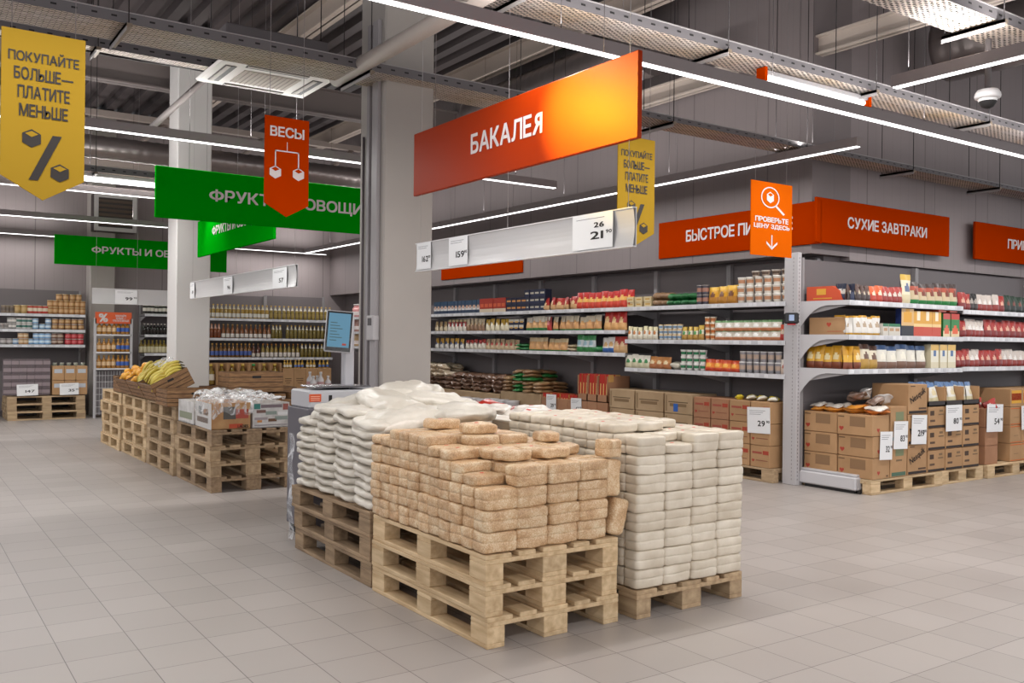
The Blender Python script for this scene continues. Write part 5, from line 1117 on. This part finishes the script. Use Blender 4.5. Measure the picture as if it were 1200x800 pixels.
O('lettering', textmesh('ПОКУПАЙТЕ\nБОЛЬШЕ —\nПЛАТИТЕ МЕНЬШЕ', LETTER, .13, .27, .03, 0), (.42, -.004, 1.76), parent=r)
RK = Run('X', 17.3, 'juice rack')
JB1 = P_('juice_bottle', 'bottle', bottle(.04, .23, '#a3702c', '#d8b890', '#b08a3c', n=10, lz=(.2, .5)), (.09, .09, .23)); JB2 = P_('juice_bottle', 'bottle', bottle(.04, .23, '#a3702c', '#3f62ac', '#b08a3c', n=10, lz=(.2, .5)), (.09, .09, .23))
for z, w_ in ((1.472, 'top'), (1.162, 'middle'), (.872, 'lowest')):
    fill(RK, z, 3.06, 3.38, JB1, f'amber juice bottle with cream badge, {w_} shelf', n=4, px=False); fill(RK, z, 3.38, 3.6, JB2, f'amber juice bottle with blue label, {w_} shelf', n=3, px=False)
# shelves beside the rack
unit(F, 3.93, 5.03, (1.13, 1.475, 1.86), .5, 2.2, 'white shelving bay of dark bottles half behind the pale column')
fill(F, 1.865, 168, 200, P_('dark_jar', 'jar', can(.04, .15, '#2a2a26', '#c9c4b8', '#cfcabd', 10), (.085, .085, .15)), 'dark jar with pale label on the top shelf', n=7)
fill(F, 1.48, 168, 200, P_('sauce_bottle', 'bottle', bottle(.035, .2, '#15120f', '#2a211c', '#c9c2b8', n=10), (.08, .08, .2)), 'black sauce bottle on the middle shelf', n=8)
fill(F, 1.135, 164, 200, P_('oil_bottle', 'bottle', bottle(.038, .24, '#7d6a2c', '#cfc6a3', '#8a7a3a', n=10, lz=(.05, .5)), (.085, .085, .24)), 'olive bottle with cream label on lowest shelf', n=8)
mb = MB(); mb.bbox(0, .7, 0, .4, 0, .76, CARD, .01); O('cardboard_carton', mb.mesh('b'), (3.95, 17.4, 0), label='brown carton on the floor below the dark bottles', cat='carton')
for i in range(6): place(('food_jar', 'jar', can(.04, .08, '#b8703c', '#d8c8a8'), []), (4.0+i*.1, 17.5, .763), (0, 0, 0), (1, 1, 1), f'orange jar on the brown floor carton, {ordw(i)} from left', 'orange jars on the floor carton')
# oil shelving
unit(F, 5.08, 6.36, (1.05, 1.425, 1.81), .5, 2.28, 'white oil shelving bay next to the pale column'); unit(F, 6.36, 7.64, (1.05, 1.425, 1.81), .5, 2.3, 'white oil shelving bay towards the long shelving')
def ob(g, l, c, l2=None, lz=(.15, .42)): return P_('oil_bottle', 'bottle', bottle(.037, .27, g, l, c, l2, n=10, lz=lz), (.085, .085, .27))
fill(F, 1.815, 243, 316, ob('#a3843c', '#dcd8cc', '#c9a24a', '#cfc4a8', (.08, .36)), 'golden oil bottle with white label, top oil shelf', n=15)
fill(F, 1.815, 316, 390, ob('#8f7a3a', '#a08a48', '#c9a24a', '#e2dccb'), 'golden oil bottle with white neck label, top oil shelf', n=15)
fill(F, 1.43, 243, 260, ob('#7a3f1c', '#6b3517', '#b07a5a', '#c9a08c'), 'reddish oil bottle on the middle oil shelf', n=4)
fill(F, 1.43, 260, 319, ob('#7d4a20', '#dcd6cc', '#b08a4a', None, (.05, .32)), 'amber vinegar bottle with low white label, middle oil shelf', n=11)
fill(F, 1.43, 319, 332, ob('#6f6028', '#6f6028', '#c9a24a', '#d8d0b8'), 'olive oil bottle before the gap, middle oil shelf', n=3)
fill(F, 1.43, 336, 390, ob('#75652c', '#75652c', '#c9a24a', '#dcd6c2'), 'olive oil bottle after the gap, middle oil shelf', n=12)
fill(F, 1.055, 243, 296, ob('#7a5424', '#4a62a4', '#c9954a', None, (.15, .45)), 'amber bottle with blue label, lowest oil shelf', n=11)
fill(F, 1.055, 296, 307, ob('#5a2c18', '#cfc6b8', '#a07a4a', None, (.05, .3)), 'dark bottle with white label, lowest oil shelf', n=2)
fill(F, 1.055, 307, 353, ob('#8a7230', '#dcd4cc', '#c9843a', None, (.05, .36)), 'green gold bottle with white label, lowest oil shelf', n=9)
fill(F, 1.055, 353, 390, ob('#75652c', '#75652c', '#c9a24a', '#e2dccb'), 'olive bottle with white neck, lowest oil shelf', n=8)
OG = Run('X', 17.4, 'floor below the oils')
for i in range(7):
    x0 = OG.px(243+i*12.5); w_ = OG.px(243+(i+1)*12.5)-x0
    r = O('open_carton', None, (x0, 17.4, .1), label=f'open brown carton of large oil bottles, {ordw(i)} from the column', cat='carton', group='open cartons of large bottles')
    mb = MB(); mb.box(0, .012, 0, .3, 0, .85, CARD); mb.box(w_-.015, w_-.003, 0, .3, 0, .85, CARD); mb.box(0, w_, .28, .3, 0, .85, CARD); mb.box(0, w_-.003, 0, .3, 0, .42, CARD); O('carton_body', mb.mesh('b'), parent=r)
    place(('large_oil_bottle', 'bottle', _M.get('lb%d' % (i == 4)) or _M.setdefault('lb%d' % (i == 4), bottle(.07, .38, '#8a7230', '#d8cfc0', '#2a9a55' if i == 4 else '#d0b04a', None, 14, lz=(.2, .5))), []), (x0+w_/2, 17.5, .55), (0, 0, 0), (1, 1, 1), f'large oil bottle with {"green" if i==4 else "yellow"} cap in the {ordw(i)} open carton', 'large oil bottles in cartons')
for i, (a, b) in enumerate(((332, 345), (345, 359), (359, 373), (373, 389))):
    x0, x1 = OG.px(a), OG.px(b)
    c = carton(x0, 17.4, .42, x1-x0-.005, .3, .42, CARD, f'brown oil carton with dark printing, {ordw(i)} of four below oils', 'brown oil cartons', [('y', .2, .8, .5, .54, '#6b4f36'), ('y', .2, .8, .4, .44, '#6b4f36'), ('y', .3, .7, .3, .33, '#6b4f36')] if i < 3 else [('y', .1, .9, .1, .16, '#6b4f36')])
    fill(OG, .842, x0+.02, x1-.02, P_('oil_bottle', 'bottle', bottle(.03, .16, '#b08a3a', ('#dcd8cc', '#5878b8')[i % 2], '#d8a83c', n=8), (.07, .07, .16)), f'gold capped bottle standing in the {ordw(i)} oil carton', n=3, px=False, jr_=3)
mb = MB(); mb.bbox(0, 2.6, 0, .5, 0, .1, WHITEM, .01); O('shelf_base', mb.mesh('sb'), (5.06, 17.42, 0), label='low white base under the oil cartons', cat='shelf base')
mb = MB(); mb.bbox(0, .95, 0, .3, 0, .32, CARD, .01); O('cardboard_carton', mb.mesh('b'), (6.58, 17.42, .1), label='plain brown carton under the printed oil cartons', cat='carton')
# cleaning bottles beside the scale pole
WBm = ('white_bottle', 'bottle', bottle(.05, .3, '#d9d6d6', '#c9a0a0', '#d8d5d5', n=12, lz=(.2, .5)), [])
mb = MB(); mb.bbox(0, .5, 0, .4, 0, .62, C('#6b686c', .5), .01); O('display_stand', mb.mesh('st'), (5.35, 13.2, 0), label='grey stand carrying white bottles behind the scale', cat='stand')
for i in range(5): place(WBm, (5.42+(i % 3)*.12, 13.28+(i//3)*.14, .622), (0, 0, 0), (1, 1, 1 if i % 2 else .8), f'white plastic bottle behind the scale pole, {ordw(i)} of five', 'white bottles behind the scale')

# ------------------------------------------------------------------ world, camera
w = bpy.data.worlds.new('World'); bpy.context.scene.world = w; w.use_nodes = True
w.node_tree.nodes['Background'].inputs[0].default_value = (.95, .96, 1, 1); w.node_tree.nodes['Background'].inputs[1].default_value = 1.0
cam = bpy.data.cameras.new('camera'); co = bpy.data.objects.new('camera', cam); COL.objects.link(co)
cam.sensor_width = 36; cam.lens = FPX/1200*36; cam.clip_start = .05; cam.clip_end = 100
f = Vector((FW[0], FW[1], 0)); rt = Vector((RT[0], RT[1], 0)); up = Vector((0, 0, 1)); c_, s_ = math.cos(ROLL), math.sin(ROLL)
X_ = rt*c_+up*s_; Y_ = up*c_-rt*s_; Z_ = -f
M = Matrix((X_, Y_, Z_)).transposed().to_4x4(); M.translation = Vector((0, 0, CAMZ)); co.matrix_world = M
sc = bpy.context.scene; sc.camera = co
sc.view_settings.view_transform = 'Standard'; sc.view_settings.look = 'None'; sc.view_settings.exposure = .28; sc.view_settings.gamma = 1
sc.cycles.max_bounces = 6; sc.cycles.use_denoising = True
